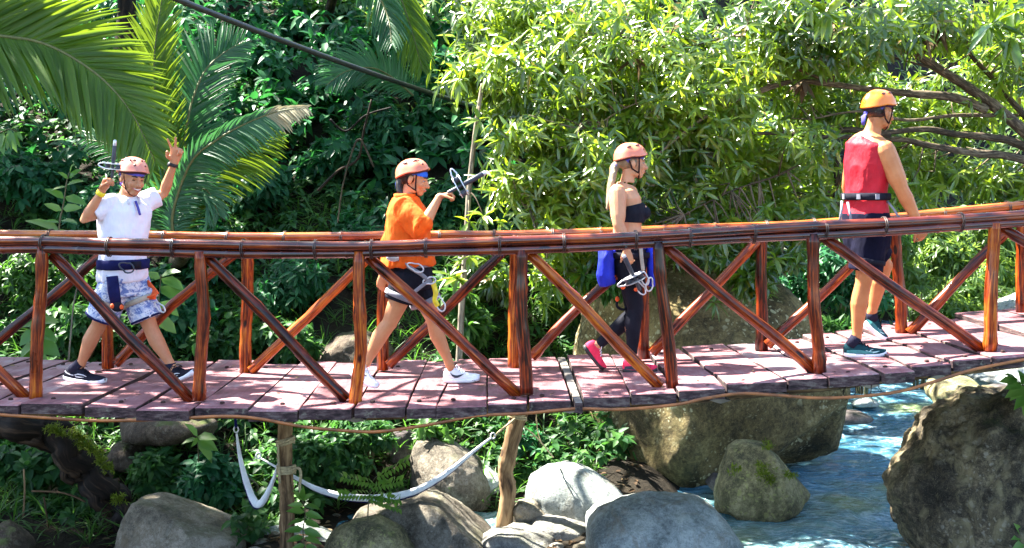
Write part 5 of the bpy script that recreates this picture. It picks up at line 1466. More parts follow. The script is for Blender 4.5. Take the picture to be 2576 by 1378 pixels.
def face_parts(F, parent, smile=False, eyes=True):
    for s in (-1, 1):
        if eyes:
            b = B(); F.ell(b, (s * .031, .0795, -.003), (.0125, .008, .0050 if not smile else .0035)); e = b.build('eye', M['eye_white' if not smile else 'eye_dark'], parent)
            if not smile:
                b = B(); F.ell(b, (s * .031, .0845, -.003), (.0068, .0050, .0052), 10, 7); b.build('iris', M['eye_dark'], e)
        b = B(); b.tube([F.p(s * .014, .092, .020), F.p(s * .032, .090, .026), F.p(s * .050, .078, .021)], [(.003, .005), (.003, .006), (.002, .003)], 8, side=F.f, round_ends=True); b.build('eyebrow', M['brow'], parent)
    b = B()
    if smile:
        b.tube([F.p(-.033, .079, -.058), F.p(-.018, .095, -.066), F.p(0, .101, -.069), F.p(.018, .095, -.066), F.p(.033, .079, -.058)], [(.002, .003), (.004, .009), (.004, .011), (.004, .009), (.002, .003)], 8, side=F.f); m = b.build('mouth', M['lip'], parent)
        b = B(); b.tube([F.p(-.024, .094, -.0625), F.p(0, .104, -.067), F.p(.024, .094, -.0625)], [(.003, .002), (.003, .005), (.003, .002)], 8, side=F.f); b.build('teeth', M['teeth'], m)
    else:
        b.tube([F.p(-.024, .093, -.069), F.p(0, .103, -.069), F.p(.024, .093, -.069)], [(.002, .003), (.003, .007), (.002, .003)], 8, side=F.f); b.build('mouth', M['lip'], parent)

def helmet(F, parent, mat, strap=True, tail=None, band='bandana', vents=((-66, 52), (-34, 58), (-112, 44), (-30, 30)), band_low=0.0, tilt=0.0):
    """hard shell with a wavy rim; vents given by azimuth (0 front, -90 right) and height angle"""
    A, Bf, Cz = .104, .128, .112
    H0 = F
    if tilt:
        a_ = math.radians(tilt); F = Frame(H0.c, H0.f * math.cos(a_) + H0.u * math.sin(a_), H0.u, H0.k)
    c0 = (0, -.012, .036)
    def rim(a):       # rim height over azimuth a (0 = front): dips at the back, lifts over the ear
        ca = math.cos(a)
        return (.020 + .012 * math.cos(2 * a)) if ca > 0 else (.020 - .012 - .052 * (abs(ca) ** 1.3) + .012 * (1 + math.cos(2 * a)) * .5)
    def pt(a, t, e=0.0):   # t 0 at the rim, 1 at the crown
        rz = rim(a); ph0 = math.asin(max(-.9, min(.9, rz / Cz - .02)))
        ph = ph0 + (math.pi / 2 - ph0) * t
        flare = 1.0 + .05 * max(0, (.12 - t) / .12)
        rr = math.cos(ph) * flare
        ridge = .004 * math.cos(a * 6) * math.sin(math.pi * t) * (1 if t < .9 else 0)
        return F.p(c0[0] - math.sin(a) * -1 * 0 + math.sin(a) * (A + e + ridge) * rr, c0[1] + math.cos(a) * (Bf + e + ridge) * rr, c0[2] + math.sin(ph) * (Cz + e + ridge))
    n = 40; b = B()
    rings = [[pt(2*math.pi*j/n, 0, -.014) for j in range(n)], [pt(2*math.pi*j/n, 0, 0) for j in range(n)]]
    for t in (.05, .12, .22, .35, .5, .65, .8, .92, .985):
        rings.append([pt(2*math.pi*j/n, t, 0) for j in range(n)])
    b.ring_loft(rings, cap0=False)
    h = b.build('helmet', mat, parent)
    b = B(); b.ring_loft([[pt(2*math.pi*j/n, 0, -.015) for j in range(n)], [pt(2*math.pi*j/n, .0, -.0145) - F.u * .012 for j in range(n)], [pt(2*math.pi*j/n, .25, -.03) for j in range(n)]], cap0=False, cap1=False)
    b.build('liner', M['liner'], h)
    for (az, el) in vents:
        a = math.radians(-az) ; t = el / 90.0
        for sg in (1, -1):
            aa = a * sg
            c = pt(aa, t, .0012); du = (pt(aa + .05, t, .001) - pt(aa - .05, t, .001)).normalized(); dv = (pt(aa, t + .03, .001) - pt(aa, t - .03, .001)).normalized(); nn = du.cross(dv).normalized()
            if nn.dot(c - F.p(*c0)) < 0: nn = -nn
            b = B(); w, hh = (.017, .0085) if el > 30 else (.010, .010)
            ring = [c + du * (w * math.cos(q * math.pi / 7)) + dv * (hh * math.sin(q * math.pi / 7)) for q in range(14)]
            b.ring_loft([[p - nn * .005 for p in ring], [p + nn * .0012 for p in ring]]); b.build('vent', M['vent'], h)
    # bandana between helmet and head
    F = H0
    b = B(); R0 = []
    for z, e in ((.066, .004), (.052, .006), (.040, .006), (.028, .004)):
        row = []
        for j in range(n):
            a = 2*math.pi*j/n; zz = z + band_low
            if math.cos(a) < -.2: zz -= .034
            k = math.sqrt(max(0.05, 1 - ((zz - .03) / .095) ** 2))
            row.append(F.p(math.sin(a) * (.077 + e) * k, -.015 + math.cos(a) * (.099 + e) * k, zz))
        R0.append(row)
    b.ring_loft(R0, cap0=False, cap1=False); bd = b.build('bandana', M[band], parent)
    b = B(); b.ell(F.p(0, -.118, -.025), (.018, .012, .014), F.r, F.f, F.u, 10, 7)
    tl = tail or [(0, -.118, -.03), (.004, -.135, -.055), (0, -.140, -.085)]
    b.tube([F.p(*q) for q in tl], [(.012, .004), (.026, .005), (.016, .003)], 8, side=F.r); b.build('knot', M[band], bd)
    if strap:
        b = B()
        for s in (-1, 1):
            b.tube([F.p(s * .088, .030, .036), F.p(s * .076, .036, -.03), F.p(s * .058, .040, -.075), F.p(s * .030, .048, -.112), F.p(0, .056, -.123)], [(.006, .0025)] * 5, 6, side=F.f)
            b.tube([F.p(s * .086, -.045, .012), F.p(s * .082, -.020, -.05), F.p(s * .058, .036, -.078)], [(.006, .0025)] * 3, 6, side=F.f)
        b.build('chin_strap', M['strap'], h)
    return h

def hand_prims(b, wrist, d, nrm, ts=1, curls=(30, 35, 38, 42), thumb=(.75, .6, .25), k=1.0, spread=6, tcurl=20):
    """palm, four unequal bent fingers and a thumb leaving the side of the palm near its base"""
    d = Vector(d).normalized(); nrm = Vector(nrm); nrm = (nrm - d * nrm.dot(d)).normalized(); s = d.cross(nrm).normalized() * ts   # s points to the thumb side
    w = Vector(wrist)
    b.tube([w - d * .015, w + d * .015 * k, w + d * .045 * k, w + d * .075 * k, w + d * .090 * k], [(.025*k, .019*k), (.029*k, .018*k), (.038*k, .016*k), (.041*k, .014*k), (.038*k, .012*k)], 12, side=s, round_ends=True)
    for i in range(4):
        off = (.029 - i * .0195) * k
        L_ = (.072, .080, .075, .060)[i] * k; r = (.0088, .009, .0086, .0076)[i] * k
        base = w + d * (.085 - abs(i - 1.2) * .004) * k + s * off
        a0 = math.radians((1.5 - i) * spread)
        dd = (d * math.cos(a0) + s * math.sin(a0)).normalized()
        pts = [base - dd * .02 * k, base]; q = base; cu = 0
        for f, kk in zip((.45, .31, .24), (.8, 1.1, .8)):
            cu += math.radians(curls[i]) * kk
            q = q + (dd * math.cos(cu) + nrm * math.sin(cu)) * (L_ * f); pts.append(q)
        b.tube(pts, [r, r, r * .97, r * .9, r * .8], 10, round_ends=True)
    t0 = w + d * .022 * k + s * .024 * k
    td = (s * thumb[0] + d * thumb[1] + nrm * thumb[2]).normalized()
    t1 = t0 + td * .040 * k; tc = math.radians(tcurl)
    td2 = (td * math.cos(tc) + (d * .7 + nrm * .5 - s * .3).normalized() * math.sin(tc)).normalized()
    t2 = t1 + td2 * .032 * k; t3 = t2 + td2 * .022 * k
    b.tube([t0 - td * .01, t0, t1, t2, t3], [.013*k, .0135*k, .0115*k, .0105*k, .0085*k], 10, round_ends=True)

def arm_prims(b, sh, el, wr, k=1.0, r=(.050, .043, .036, .041, .030, .023)):
    sh, el, wr = Vector(sh), Vector(el), Vector(wr)
    b.tube([sh, sh.lerp(el, .35), sh.lerp(el, .75), el, el.lerp(wr, .28), el.lerp(wr, .7), wr], [r[0]*k, r[0]*k*.97, r[1]*k, r[2]*k, r[3]*k, r[4]*k, r[5]*k], 12, round_ends=True)

def leg_prims(b, hip, kn, an, k=1.0, calf_dir=None):
    hip, kn, an = Vector(hip), Vector(kn), Vector(an)
    cd = Vector(calf_dir) if calf_dir is not None else Vector((-1, 0, 0))
    b.tube([hip, hip.lerp(kn, .3), hip.lerp(kn, .7), kn], [.088*k, .084*k, .066*k, .054*k], 14, round_ends=True)
    b.tube([kn, kn.lerp(an, .22) + cd * .010, kn.lerp(an, .38) + cd * .014, kn.lerp(an, .62) + cd * .006, kn.lerp(an, .88), an], [.053*k, .056*k, .057*k, .046*k, .034*k, .036*k], 14, round_ends=True)
    b.ell(kn - cd * .012, (.046*k, .046*k, .05*k))

def torso_prims(b, secs, r, f):
    """secs: (centre, half width along r, half depth along f), bottom to top"""
    b.tube([c for c, _, _ in secs], [(w, d) for _, w, d in secs], 20, side=r, round_ends=False)

def foot_prims(b, an, heel, toe, up=UPZ):
    an, heel, toe, up = Vector(an), Vector(heel), Vector(toe), Vector(up).normalized()
    b.tube([an, heel + (toe - heel) * .20 + up * .075, heel + (toe - heel) * .30 + up * .05, heel + (toe - heel) * .55 + up * .04, heel + (toe - heel) * .82 + up * .03], [.034, .029, .024, .018, .010], 12, round_ends=True)

def shoe(parent, heel, toe, side_to_cam, mats, up=UPZ, k=1.0, mark=None, width=1.0, sock=None, ankle=None, panel=None):
    """heel, toe: the lowest points of the sole; mats: upper, sole, lace"""
    heel, toe = Vector(heel), Vector(toe); d = toe - heel; Ls = d.length; d.normalize()
    r = d.cross(Vector(up)).normalized(); u = r.cross(d).normalized()
    ts = [0, .04, .12, .22, .34, .46, .58, .70, .82, .92, .98, 1.0]
    w = [.020, .033, .041, .043, .042, .042, .045, .049, .048, .040, .026, .012]
    hgt = [.044, .080, .096, .100, .096, .084, .064, .054, .046, .036, .024, .014]
    sh = [.024, .026, .027, .026, .024, .023, .023, .023, .023, .025, .028, .030]
    lift = [.010, .005, .001, 0, 0, 0, 0, .001, .004, .009, .014, .018]
    n = 16
    def P3(t, x, z): return heel + d * (Ls * t) + r * (x * k * width) + u * (z * k)
    rings = []
    for t, ww, hh, l, s in zip(ts, w, hgt, lift, sh):
        ring = []
        for j in range(n):
            a = 2 * math.pi * j / n
            x = ww * math.copysign(abs(math.cos(a)) ** .75, math.cos(a)); z = s * .7 + l + max(0, math.sin(a)) ** .85 * hh * .9 + min(0, math.sin(a)) * .008
            x *= 1 - (.12 if t < .4 else .24) * max(0, math.sin(a)) ** 2
            ring.append(P3(t, x, z))
        rings.append(ring)
    b = B(); b.ring_loft(rings); sho = b.build('shoe', mats[0], parent)
    b = B(); rings = []
    for t, ww, l, s in zip(ts, w, lift, sh):
        ww = ww + .005; l2 = l
        rings.append([P3(t, -ww * .96, l2), P3(t, -ww * 1.02, l2 + s * .5), P3(t, -ww, l2 + s), P3(t, ww, l2 + s), P3(t, ww * 1.02, l2 + s * .5), P3(t, ww * .96, l2)])
    b.ring_loft(rings); b.build('sole', mats[1], sho)
    b = B()
    for t in (.36, .43, .50, .57):
        h_ = np.interp(t, ts, hgt) * .9 + .020; ww = np.interp(t, ts, w) * .62
        b.tube([P3(t - .01, -ww, h_ - .012), P3(t, 0, h_ + .004), P3(t + .015, ww, h_ - .012)], .0038, 5)
    b.tube([P3(.34, 0, .112), P3(.36, .03, .118), P3(.42, .045, .10)], .003, 5); b.tube([P3(.34, 0, .112), P3(.36, -.03, .120), P3(.44, -.045, .10)], .003, 5)
    b.build('laces', mats[2], sho)
    sg = side_to_cam
    def onside(t, z):      # a point on the outer flank of the shoe
        hh = np.interp(t, ts, hgt) * .9; ww = np.interp(t, ts, w); s = np.interp(t, ts, sh) * .7 + np.interp(t, ts, lift)
        q = min(.98, max(0.02, (z - s) / hh)); sa = q ** (1 / .85); ca = math.sqrt(max(0, 1 - sa * sa)) ** .75
        return P3(t, sg * (ww * ca * (1 - (.12 if t < .4 else .24) * sa * sa) + .0025), z)
    def strip(path, half, mname, nm):
        b = B(); rows = []
        for i, (t, z) in enumerate(path):
            t2, z2 = path[min(i + 1, len(path) - 1)]; t1, z1 = path[max(i - 1, 0)]
            dt, dz = (t2 - t1) * Ls, (z2 - z1); l = math.hypot(dt, dz) + 1e-9; nt, nz = -dz / l, dt / l
            h = half[i] if isinstance(half, (list, tuple)) else half
            p0, p1 = onside(t + nt * h / Ls, z + nz * h), onside(t - nt * h / Ls, z - nz * h)
            rows.append([p0, p1, p1 - r * sg * .002, p0 - r * sg * .002])
        b.ring_loft(rows); b.build(nm, M[mname], sho, smooth=False)
    if mark == 'tick':      # a curved tick that thickens at the bend
        q = [(.20, .072), (.26, .055), (.33, .045), (.40, .045), (.48, .052), (.57, .062)]
        strip(q, [.001, .006, .010, .009, .006, .001], mats[3], 'tick_mark')
    elif mark == 'tick_outline':
        strip([(.50, .050), (.58, .040), (.66, .036), (.74, .040), (.82, .046)], [.001, .004, .005, .004, .001], mats[3], 'tick_mark')
        strip([(.58, .040), (.62, .052), (.68, .056)], [.002, .002, .001], mats[3], 'tick_mark')
    elif mark == 'loop':
        strip([(.62, .050), (.52, .058), (.40, .060), (.33, .052), (.36, .042), (.46, .040), (.56, .044)], [.001, .003, .004, .004, .004, .003, .001], mats[3], 'loop_mark')
        strip([(.05, .070), (.12, .058), (.22, .050), (.30, .048)], .003, mats[3], 'stripe_mark')
    if panel:
        strip([(.06, .040), (.20, .042), (.36, .040), (.52, .036), (.66, .034)], [.010, .012, .013, .010, .004], panel, 'side_panel')
    if sock is not None:
        b = B(); a0 = P3(.17, 0, .070); b.tube([a0, a0.lerp(Vector(ankle), .6), Vector(ankle)], [.043, .041, .040], 14); b.build('sock', sock, parent)
    return sho

def carabiner(parent, c, d, n, L_=.09, w=.028, mat='steel', name='carabiner'):
    d = Vector(d).normalized(); n = Vector(n).normalized(); s = d.cross(n).normalized()
    b = B(); b.tube([Vector(c) + d * (L_ * .5 * math.cos(a)) + s * (w * math.sin(a) * (1.15 if math.cos(a) > 0 else .85)) for a in [2 * math.pi * i / 18 for i in range(19)]], .006, 6)
    return b.build(name, M[mat], parent)

def trolley(label, c, h, p, n, g=1.0, bare=.035, parent=None):
    """zip-line pulley: grip bar along h, two steel side plates in the plane of h and p, wheels between them"""
    h, p = Vector(h).normalized(), Vector(p).normalized(); n = h.cross(p).normalized(); p = n.cross(h).normalized(); c = Vector(c)
    t = thing('zipline_pulley', label, 'pulley', c)
    b = B(); b.tube([c + h * .02 * g, c + h * .06 * g, c + h * .17 * g, c + h * .18 * g], [.014*g, .018*g, .018*g, .015*g], 12, round_ends=True); gr = b.build('grip', M['gripblack'], t)
    b = B(); b.tube([c + h * .178 * g, c + h * (.178 + bare) * g], .016 * g, 10, round_ends=True); b.build('end_cap', M['steel'], gr)
    b = B(); b.tube([c - h * .09 * g, c - h * .02 * g, c + h * .02 * g], [.015*g, .013*g, .012*g], 10, round_ends=True); b.build('lower_grip', M['gripblack'], t)
    for s in (-1, 1):
        b = B(); ring = []; q0 = c + h * (s * .023 * g)
        for a in range(28):
            th = 2 * math.pi * a / 28
            x = .080 * g * math.copysign(abs(math.cos(th)) ** .7, math.cos(th))
            ring.append(q0 + p * x + n * ((.034 - .010 * math.cos(2 * th)) * g * math.copysign(abs(math.sin(th)) ** .8, math.sin(th))))
        b.ring_loft([[q - h * .0028 for q in ring], [q + h * .0028 for q in ring]]); soften(b.build('side_plate', M['steel'], t))
    for x in (-.052, .052):
        b = B(); q = c + p * (x * g); b.tube([q - h * .016 * g, q - h * .007 * g, q + h * .007 * g, q + h * .016 * g], [.028*g, .021*g, .021*g, .028*g], 16); b.build('wheel', M['gripblack'], t)
        b = B(); b.tube([q - h * .032 * g, q + h * .032 * g], .008 * g, 8); b.build('axle', M['steel'], t)
    carabiner(t, c - p * .10 * g, p, n, .07, .018)
    return t

def J(y0): return lambda u, v, dy=0.0: P(u, v, y0 + dy)
def secs_px(j, rows, r, f, lean=0):
    """rows: (u, v, half width in px along the picture, half depth m, dy)"""
    return rows

# ============ the waving man in the white T-shirt
y0 = 8.68; j = J(y0); s_ = y0 / FPX
man1 = thing('person', 'man in a white T-shirt and blue camouflage shorts walking and making a peace sign', 'person', P(318, 960, y0), 'walkers crossing the footbridge')
f = Vector((.70, -.71, 0)).normalized(); r = f.cross(UPZ).normalized()
hd = Frame(j(334, 447, -.06), Vector((.66, -.68, -.20)), (.10, 0, 1), 1.02)
b = B()
neck = j(320, 494, -.02)
head_prims(b, hd, neck)
tors = [(j(311, 716), .150, .115), (j(310, 690), .165, .120), (j(309, 655), .155, .112), (j(310, 615), .152, .112), (j(312, 570), .175, .122), (j(314, 530), .185, .120), (j(316, 506), .165, .100), (j(318, 494), .10, .075)]
torso_prims(b, tors, r, f)
RS, LS_ = j(273, 512, -.12), j(358, 510, .12)
RE, RW = j(213, 553, -.20), j(257, 480, -.24)
LE, LW = j(412, 486, .20), j(438, 410, .14)
arm_prims(b, RS, RE, RW); arm_prims(b, LS_, LE, LW)
RH, LH = j(297, 700, -.06), j(330, 700, .06)
RK, RA = j(248, 818, -.02), j(202, 918, .02)
LK, LA = j(378, 822, .05), j(431, 920, .02)
leg_prims(b, RH, RK, RA, 1.0, (-.8, .3, 0)); leg_prims(b, LH, LK, LA, 1.0, (-.8, .3, 0))
hr0, tr0 = j(164, 954, .06), j(264, 968, -.06); hl0, tl0 = j(428, 966, .04), j(492, 944, -.12)
foot_prims(b, RA, hr0, tr0); foot_prims(b, LA, hl0, tl0, (0, -.15, 1))
# hands: right grips the pulley, left shows two fingers
hand_prims(b, RW, j(279, 440, -.25) - RW, (.75, -.5, .0), -1, (62, 64, 66, 68), (.4, .6, .7), 1.02, 2, 30)
hand_prims(b, LW, j(446, 374, .12) - LW, (.35, -.94, 0), -1, (2, 3, 80, 84), (.6, .4, .6), 1.2, 22, 45)
organic(b, 'body', M['skin_a'], man1, .0058, 3, .45)
face_parts(hd, man1, smile=True)
helmet(hd, man1, M['helmet_pink'], band='bandana_purple')
# T-shirt: body, sleeves, collar
b = B(); e = .016
torso_prims(b, [(j(309, 707), .182, .142), (j(309, 690), .184, .144), (j(309, 655), .176, .135), (j(309, 615), .172, .130), (j(312, 570), .192, .138), (j(314, 530), .202, .136), (j(316, 510), .180, .116), (j(318, 496), .115, .085)], r, f)
b.tube([RS + (LS_ - RS) * .15, RS, RS.lerp(RE, .30), RS.lerp(RE, .62)], [.070, .072, .069, .070], 14)
b.tube([LS_ + (RS - LS_) * .45 - UPZ * .02, LS_ - UPZ * .005, LS_.lerp(LE, .40), LS_.lerp(LE, .72)], [.095, .084, .074, .076], 14)
organic(b, 't_shirt', M['white_shirt'], man1, .008, 2, .4, .016, 15, 1)
b = B(); b.band(j(319, 496, -.01), r * .078, f * .074 + UPZ * -.012, (0.05, 0, 1), .016, .006); b.build('collar', M['white_shirt'], man1)
b = B()
for sg in (-1, 1):
    c0 = j(319, 497, -.01) + r * (.055 * sg) + f * .045; c1 = j(322, 512, -.01) + r * (.040 * sg) + f * .108; c2 = j(323, 503, -.01) + r * (.012 * sg) + f * .100
    b.tube([c0, c0.lerp(c1, .5) + f * .012, c1], [(.020, .004), (.024, .004), (.010, .003)], 8, side=UPZ)
b.build('collar_flap', M['white_shirt'], man1)
b = B(); q0 = j(325, 505) + f * .098; q1 = j(328, 540) + f * .147; b.tube([q0, q0.lerp(q1, .5) + f * .004, q1], [(.010, .003)] * 3, 8, side=r); pl = b.build('placket', M['bandana_purple'], man1)
# shorts
b = B()
torso_prims(b, [(j(312, 745), .175, .135), (j(310, 715), .176, .136), (j(310, 690), .168, .130)], r, f)
b.tube([RH + UPZ * .03, RH.lerp(RK, .35), RH.lerp(RK, .82)], [.112, .116, .118], 18); b.tube([LH + UPZ * .03, LH.lerp(LK, .35), LH.lerp(LK, .84)], [.112, .116, .118], 18)
organic(b, 'shorts', M['camo'], man1, .008, 2, .4, .009, 14, 2)
for a_, b_ in ((RH, RK), (LH, LK)):
    d = (b_ - a_).normalized(); x = d.cross(Vector((0, 1, 0))).normalized(); y_ = d.cross(x)
    b = B(); b.band(a_.lerp(b_, .82), x * .115, y_ * .115, d, .009, .006); b.build('shorts_hem', M['navy_web'], man1)
hb = [j(310, 664), r * .186, f * .146]
b = B(); b.band(hb[0], hb[1], hb[2], (0.05, 0, 1), .038, .008); be = b.build('harness_belt', M['navy_web'], man1)
b = B(); b.box(hb[0] + f * .155 + r * -.02, (.035, .012, .026), r, f, UPZ); b.build('buckle', M['black_web'], be)
for a_, b_ in ((RH, RK), (LH, LK)):
    d = (b_ - a_).normalized(); x = d.cross(Vector((0, 1, 0))).normalized(); y_ = d.cross(x)
    b = B(); b.band(a_.lerp(b_, .46), x * .128, y_ * .128, d, .020, .006); b.build('leg_loop', M['beige_web'], be)
b = B(); b.tube([j(282, 695, -.22), j(286, 730, -.24), j(292, 765, -.24)], [(.040, .012), (.042, .014), (.036, .014)], 10, side=(1, .4, 0)); b.build('gear_pouch', M['navy_web'], be)
b = B(); b.ell(j(296, 772, -.25), (.045, .03, .035)); b.build('gear_pulley', M['black_web'], be)
for (u, v) in ((282, 770), (306, 772)):
    b = B(); b.ell(j(u, v, -.28), (.014, .012, .018)); b.build('gear_pin', M['orange_rope'], be)
carabiner(be, j(318, 672, -.20), (.9, 0, -.4), (.5, -.8, 0), .11, .032, 'gripblack')
b = B(); 
for k in range(5):
    b.tube(spline([j(372, 705 + k * 3, .02), j(386 + 3 * k, 725 + 3 * k, -.02 - .01 * k), j(380 - 4 * k, 750, -.03), j(392, 735 + 4 * k, -.02)], 4), .007, 5)
b.build('rope_coil', M['orange_rope'], be)
carabiner(be, j(402, 772, -.02), (.7, 0, -.7), (0, -1, 0), .10, .02)
shoe(man1, hr0, tr0, 1, (M['black_mesh'], M['white_rubber'], M['black_web'], 'mark_grey'), mark='loop', sock=M['sock'], ankle=RA.lerp(RK, .06))
shoe(man1, hl0, tl0, 1, (M['black_mesh'], M['white_rubber'], M['black_web'], 'mark_grey'), (.0, -.15, 1), mark='loop', sock=M['sock'], ankle=LA.lerp(LK, .06))
d = (RW - RE).normalized(); x = d.cross(Vector((0, 1, 0))).normalized()
b = B(); b.band(RW - d * .02, x * .031, d.cross(x) * .029, d, .017, .003); b.build('wristband', M['yellow'], man1)
d = (LW - LE).normalized(); x = d.cross(Vector((0, 1, 0))).normalized()
b = B(); b.band(LW - d * .012, x * .030, d.cross(x) * .028, d, .013, .004); wt = b.build('watch', M['rubber'], man1)
b = B(); b.tube([LW - d * .012 + Vector((-.02, -.03, 0)), LW - d * .012 + Vector((-.024, -.038, 0))], .017, 12); b.build('watch_face', M['rubber'], wt)
trolley('dark zip-line pulley held up beside the helmet by the waving man', j(284, 418, -.30), (.10, -.05, 1), (1, -.3, .05), None, .82)

# ============ the woman in the orange shirt
y0 = 8.50; j = J(y0)
w2 = thing('person', 'person in an orange shirt and black shorts striding with a pulley held out', 'person', P(1035, 968, y0), 'walkers crossing the footbridge')
f = Vector((.985, -.17, 0)).normalized(); r = f.cross(UPZ).normalized()
hd = Frame(j(1043, 449, 0), Vector((.97, -.18, -.22)), UPZ, .98)
b = B(); neck = j(1022, 492)
head_prims(b, hd, neck, True)
torso_prims(b, [(j(1033, 720), .140, .115), (j(1033, 685), .170, .135), (j(1032, 640), .150, .115), (j(1030, 600), .140, .108), (j(1030, 560), .158, .122), (j(1026, 525), .168, .110), (j(1022, 505), .140, .088), (j(1021, 494), .085, .065)], r, f)
RS, LS_ = j(1014, 520, -.16), j(1026, 520, .16)
RE, RW = j(1062, 573, -.24), j(1106, 494, -.20)
LE, LW = j(978, 620, .24), j(962, 690, .20)
arm_prims(b, RS, RE, RW, 1.08); arm_prims(b, LS_, LE, LW, 1.0)
RH, LH = j(1026, 700, -.085), j(1044, 700, .085)
RK, RA = j(981, 810, -.10), j(921, 912, -.10)
LK, LA = j(1090, 803, .10), j(1131, 916, .12)
leg_prims(b, RH, RK, RA, 1.0, (-.7, 0, .4)); leg_prims(b, LH, LK, LA, .98, (-.95, 0, 0))
hr0, tr0 = j(878, 938, -.10), j(946, 982, -.16); hl0, tl0 = j(1116, 961, .13), j(1207, 960, .12)
foot_prims(b, RA, hr0, tr0, (.4, 0, 1)); foot_prims(b, LA, hl0, tl0)
hand_prims(b, RW, j(1142, 486, -.20) - RW, (.1, -.25, -.95), -1, (58, 62, 64, 66), (.3, .75, .55), .95, 2, 30)
hand_prims(b, LW, j(958, 716, .2) - LW, (.2, .9, 0), 1, (28, 30, 34, 38), (.6, .7, .2), .93, 4, 15)
organic(b, 'body', M['skin_b'], w2, .0058, 3, .45)
face_parts(hd, w2)
helmet(hd, w2, M['helmet_salmon'], band='bandana', tail=[(0, -.118, -.03), (.01, -.125, -.06), (0, -.12, -.10)], band_low=.0, tilt=15)
b = B(); hd.ell(b, (0, -.03, .02), (.081, .093, .085)); b.tube([hd.p(0, -.10, -.02), hd.p(.01, -.095, -.07), hd.p(.03, -.07, -.12), hd.p(.05, -.02, -.16)], [(.05, .03), (.055, .032), (.045, .028), (.02, .014)], 12, side=hd.r, round_ends=True)
organic(b, 'hair', M['hair_black'], w2, .009, 2)
b = B()
torso_prims(b, [(j(1028, 668), .205, .195), (j(1027, 650), .198, .185), (j(1026, 610), .185, .160), (j(1026, 570), .188, .152), (j(1024, 535), .188, .134), (j(1021, 512), .158, .110), (j(1020, 496), .10, .085)], r, f)
b.tube([RS + (LS_ - RS) * .15, RS, RS.lerp(RE, .4), RE, RE.lerp(RW, .12)], [.075, .082, .090, .088, .062], 16, round_ends=True)
b.tube([LS_ + (RS - LS_) * .15, LS_, LS_.lerp(LE, .4), LE, LE.lerp(LW, .25)], [.072, .080, .078, .070, .062], 16)
organic(b, 'shirt', M['orange_shirt'], w2, .008, 2, .4, .028, 13, 3)
b = B(); b.band(j(1020, 494), r * .080, f * .074, (-.15, 0, 1), .022, .008); b.build('collar', M['orange_shirt'], w2)
b = B()
torso_prims(b, [(j(1036, 725), .165, .140), (j(1035, 690), .182, .150), (j(1033, 655), .165, .132)], r, f)
b.tube([RH + UPZ * .03, RH.lerp(RK, .52)], [.108, .106], 18); b.tube([LH + UPZ * .03, LH.lerp(LK, .50)], [.108, .104], 18)
organic(b, 'shorts', M['black_cloth'], w2, .008, 2, .4, .006, 14, 4)
b = B(); b.band(j(1034, 662), r * .176, f * .150, (-.10, 0, 1), .024, .007); be = b.build('harness_belt', M['grey_cloth'], w2)
for a_, b_, tt in ((RH, RK, .40), (LH, LK, .56)):
    d = (b_ - a_).normalized(); x = d.cross(Vector((0, 1, 0))).normalized(); y_ = d.cross(x)
    b = B(); b.band(a_.lerp(b_, tt), x * .112, y_ * .112, d, .020, .006); b.build('leg_loop', M['grey_cloth'], be)
b = B(); b.ell(j(990, 648, -.19), (.05, .014, .028)); b.build('steel_plate', M['steel'], be)
b = B()
b.tube(spline([j(1000, 650, -.19), j(1030, 672, -.2), j(1060, 690, -.2), j(1085, 712, -.18)], 4), [(.014, .006)] * 13, 8, side=UPZ); b.tube(spline([j(1035, 740, -.2), j(1060, 720, -.2), j(1085, 702, -.18)], 4), [(.013, .005)] * 9, 8, side=UPZ)
b.build('webbing', M['grey_cloth'], be)
b = B(); b.tube(spline([j(1088, 708, -.16), j(1096, 735, -.17), j(1094, 755, -.17), j(1102, 770, -.17)], 4), [(.018, .008)] * 13, 8, side=(1, 0, 0)); b.build('sling', M['yellow'], be)
carabiner(be, j(1108, 764, -.17), (.35, 0, -1), (0, -1, 0), .11, .026)
carabiner(be, j(1045, 672, -.21), (1, 0, -.4), (0, -1, 0), .12, .026)
carabiner(be, j(1080, 706, -.19), (1, 0, .2), (0, -1, 0), .09, .022)
WS = (M['white_leather'], M['white_rubber'], M['white_leather'], 'mark_navy')
shoe(w2, hl0, tl0, 1, WS, mark='tick', width=.95, k=1.0); shoe(w2, hr0, tr0, 1, WS, (.4, 0, 1), mark='tick', width=.95)
trolley('silver zip-line pulley with dark grip held out in front by the person in orange', j(1158, 468, -.22), (.88, 0, .48), (.5, -.15, -.85), None, 1.02, .012)

# ============ the woman in black
y0 = 8.75; j = J(y0)
w3 = thing('person', 'woman in black leggings and strapless top with a blue jacket tied at the waist', 'person', P(1590, 940, y0), 'walkers crossing the footbridge')
f = Vector((.97, .22, 0)).normalized(); r = f.cross(UPZ).normalized()
hd = Frame(j(1590, 408), Vector((.98, .16, -.04)), UPZ, .98)
b = B(); neck = j(1578, 458)
head_prims(b, hd, neck, True)
torso_prims(b, [(j(1580, 690), .120, .110), (j(1580, 650), .165, .138), (j(1580, 610), .148, .112), (j(1578, 570), .130, .100), (j(1578, 535), .145, .115), (j(1574, 500), .160, .105), (j(1570, 478), .140, .085), (j(1574, 462), .075, .060)], r, f)
for sg in (-1, 1): b.ell(j(1588, 533) + f * .066 + r * (.058 * sg), (.062, .052, .056), r, f, UPZ)
RS, LS_ = j(1553, 484, -.16), j(1587, 484, .15)
RE, RW = j(1556, 565, -.23), j(1577, 626, -.22)
LE, LW = j(1592, 566, .22), j(1618, 625, .22)
arm_prims(b, RS, RE, RW, 1.0, (.063, .054, .042, .044, .033, .024)); arm_prims(b, LS_, LE, LW, 1.05)
RH, LH = j(1578, 665, -.08), j(1584, 665, .08)
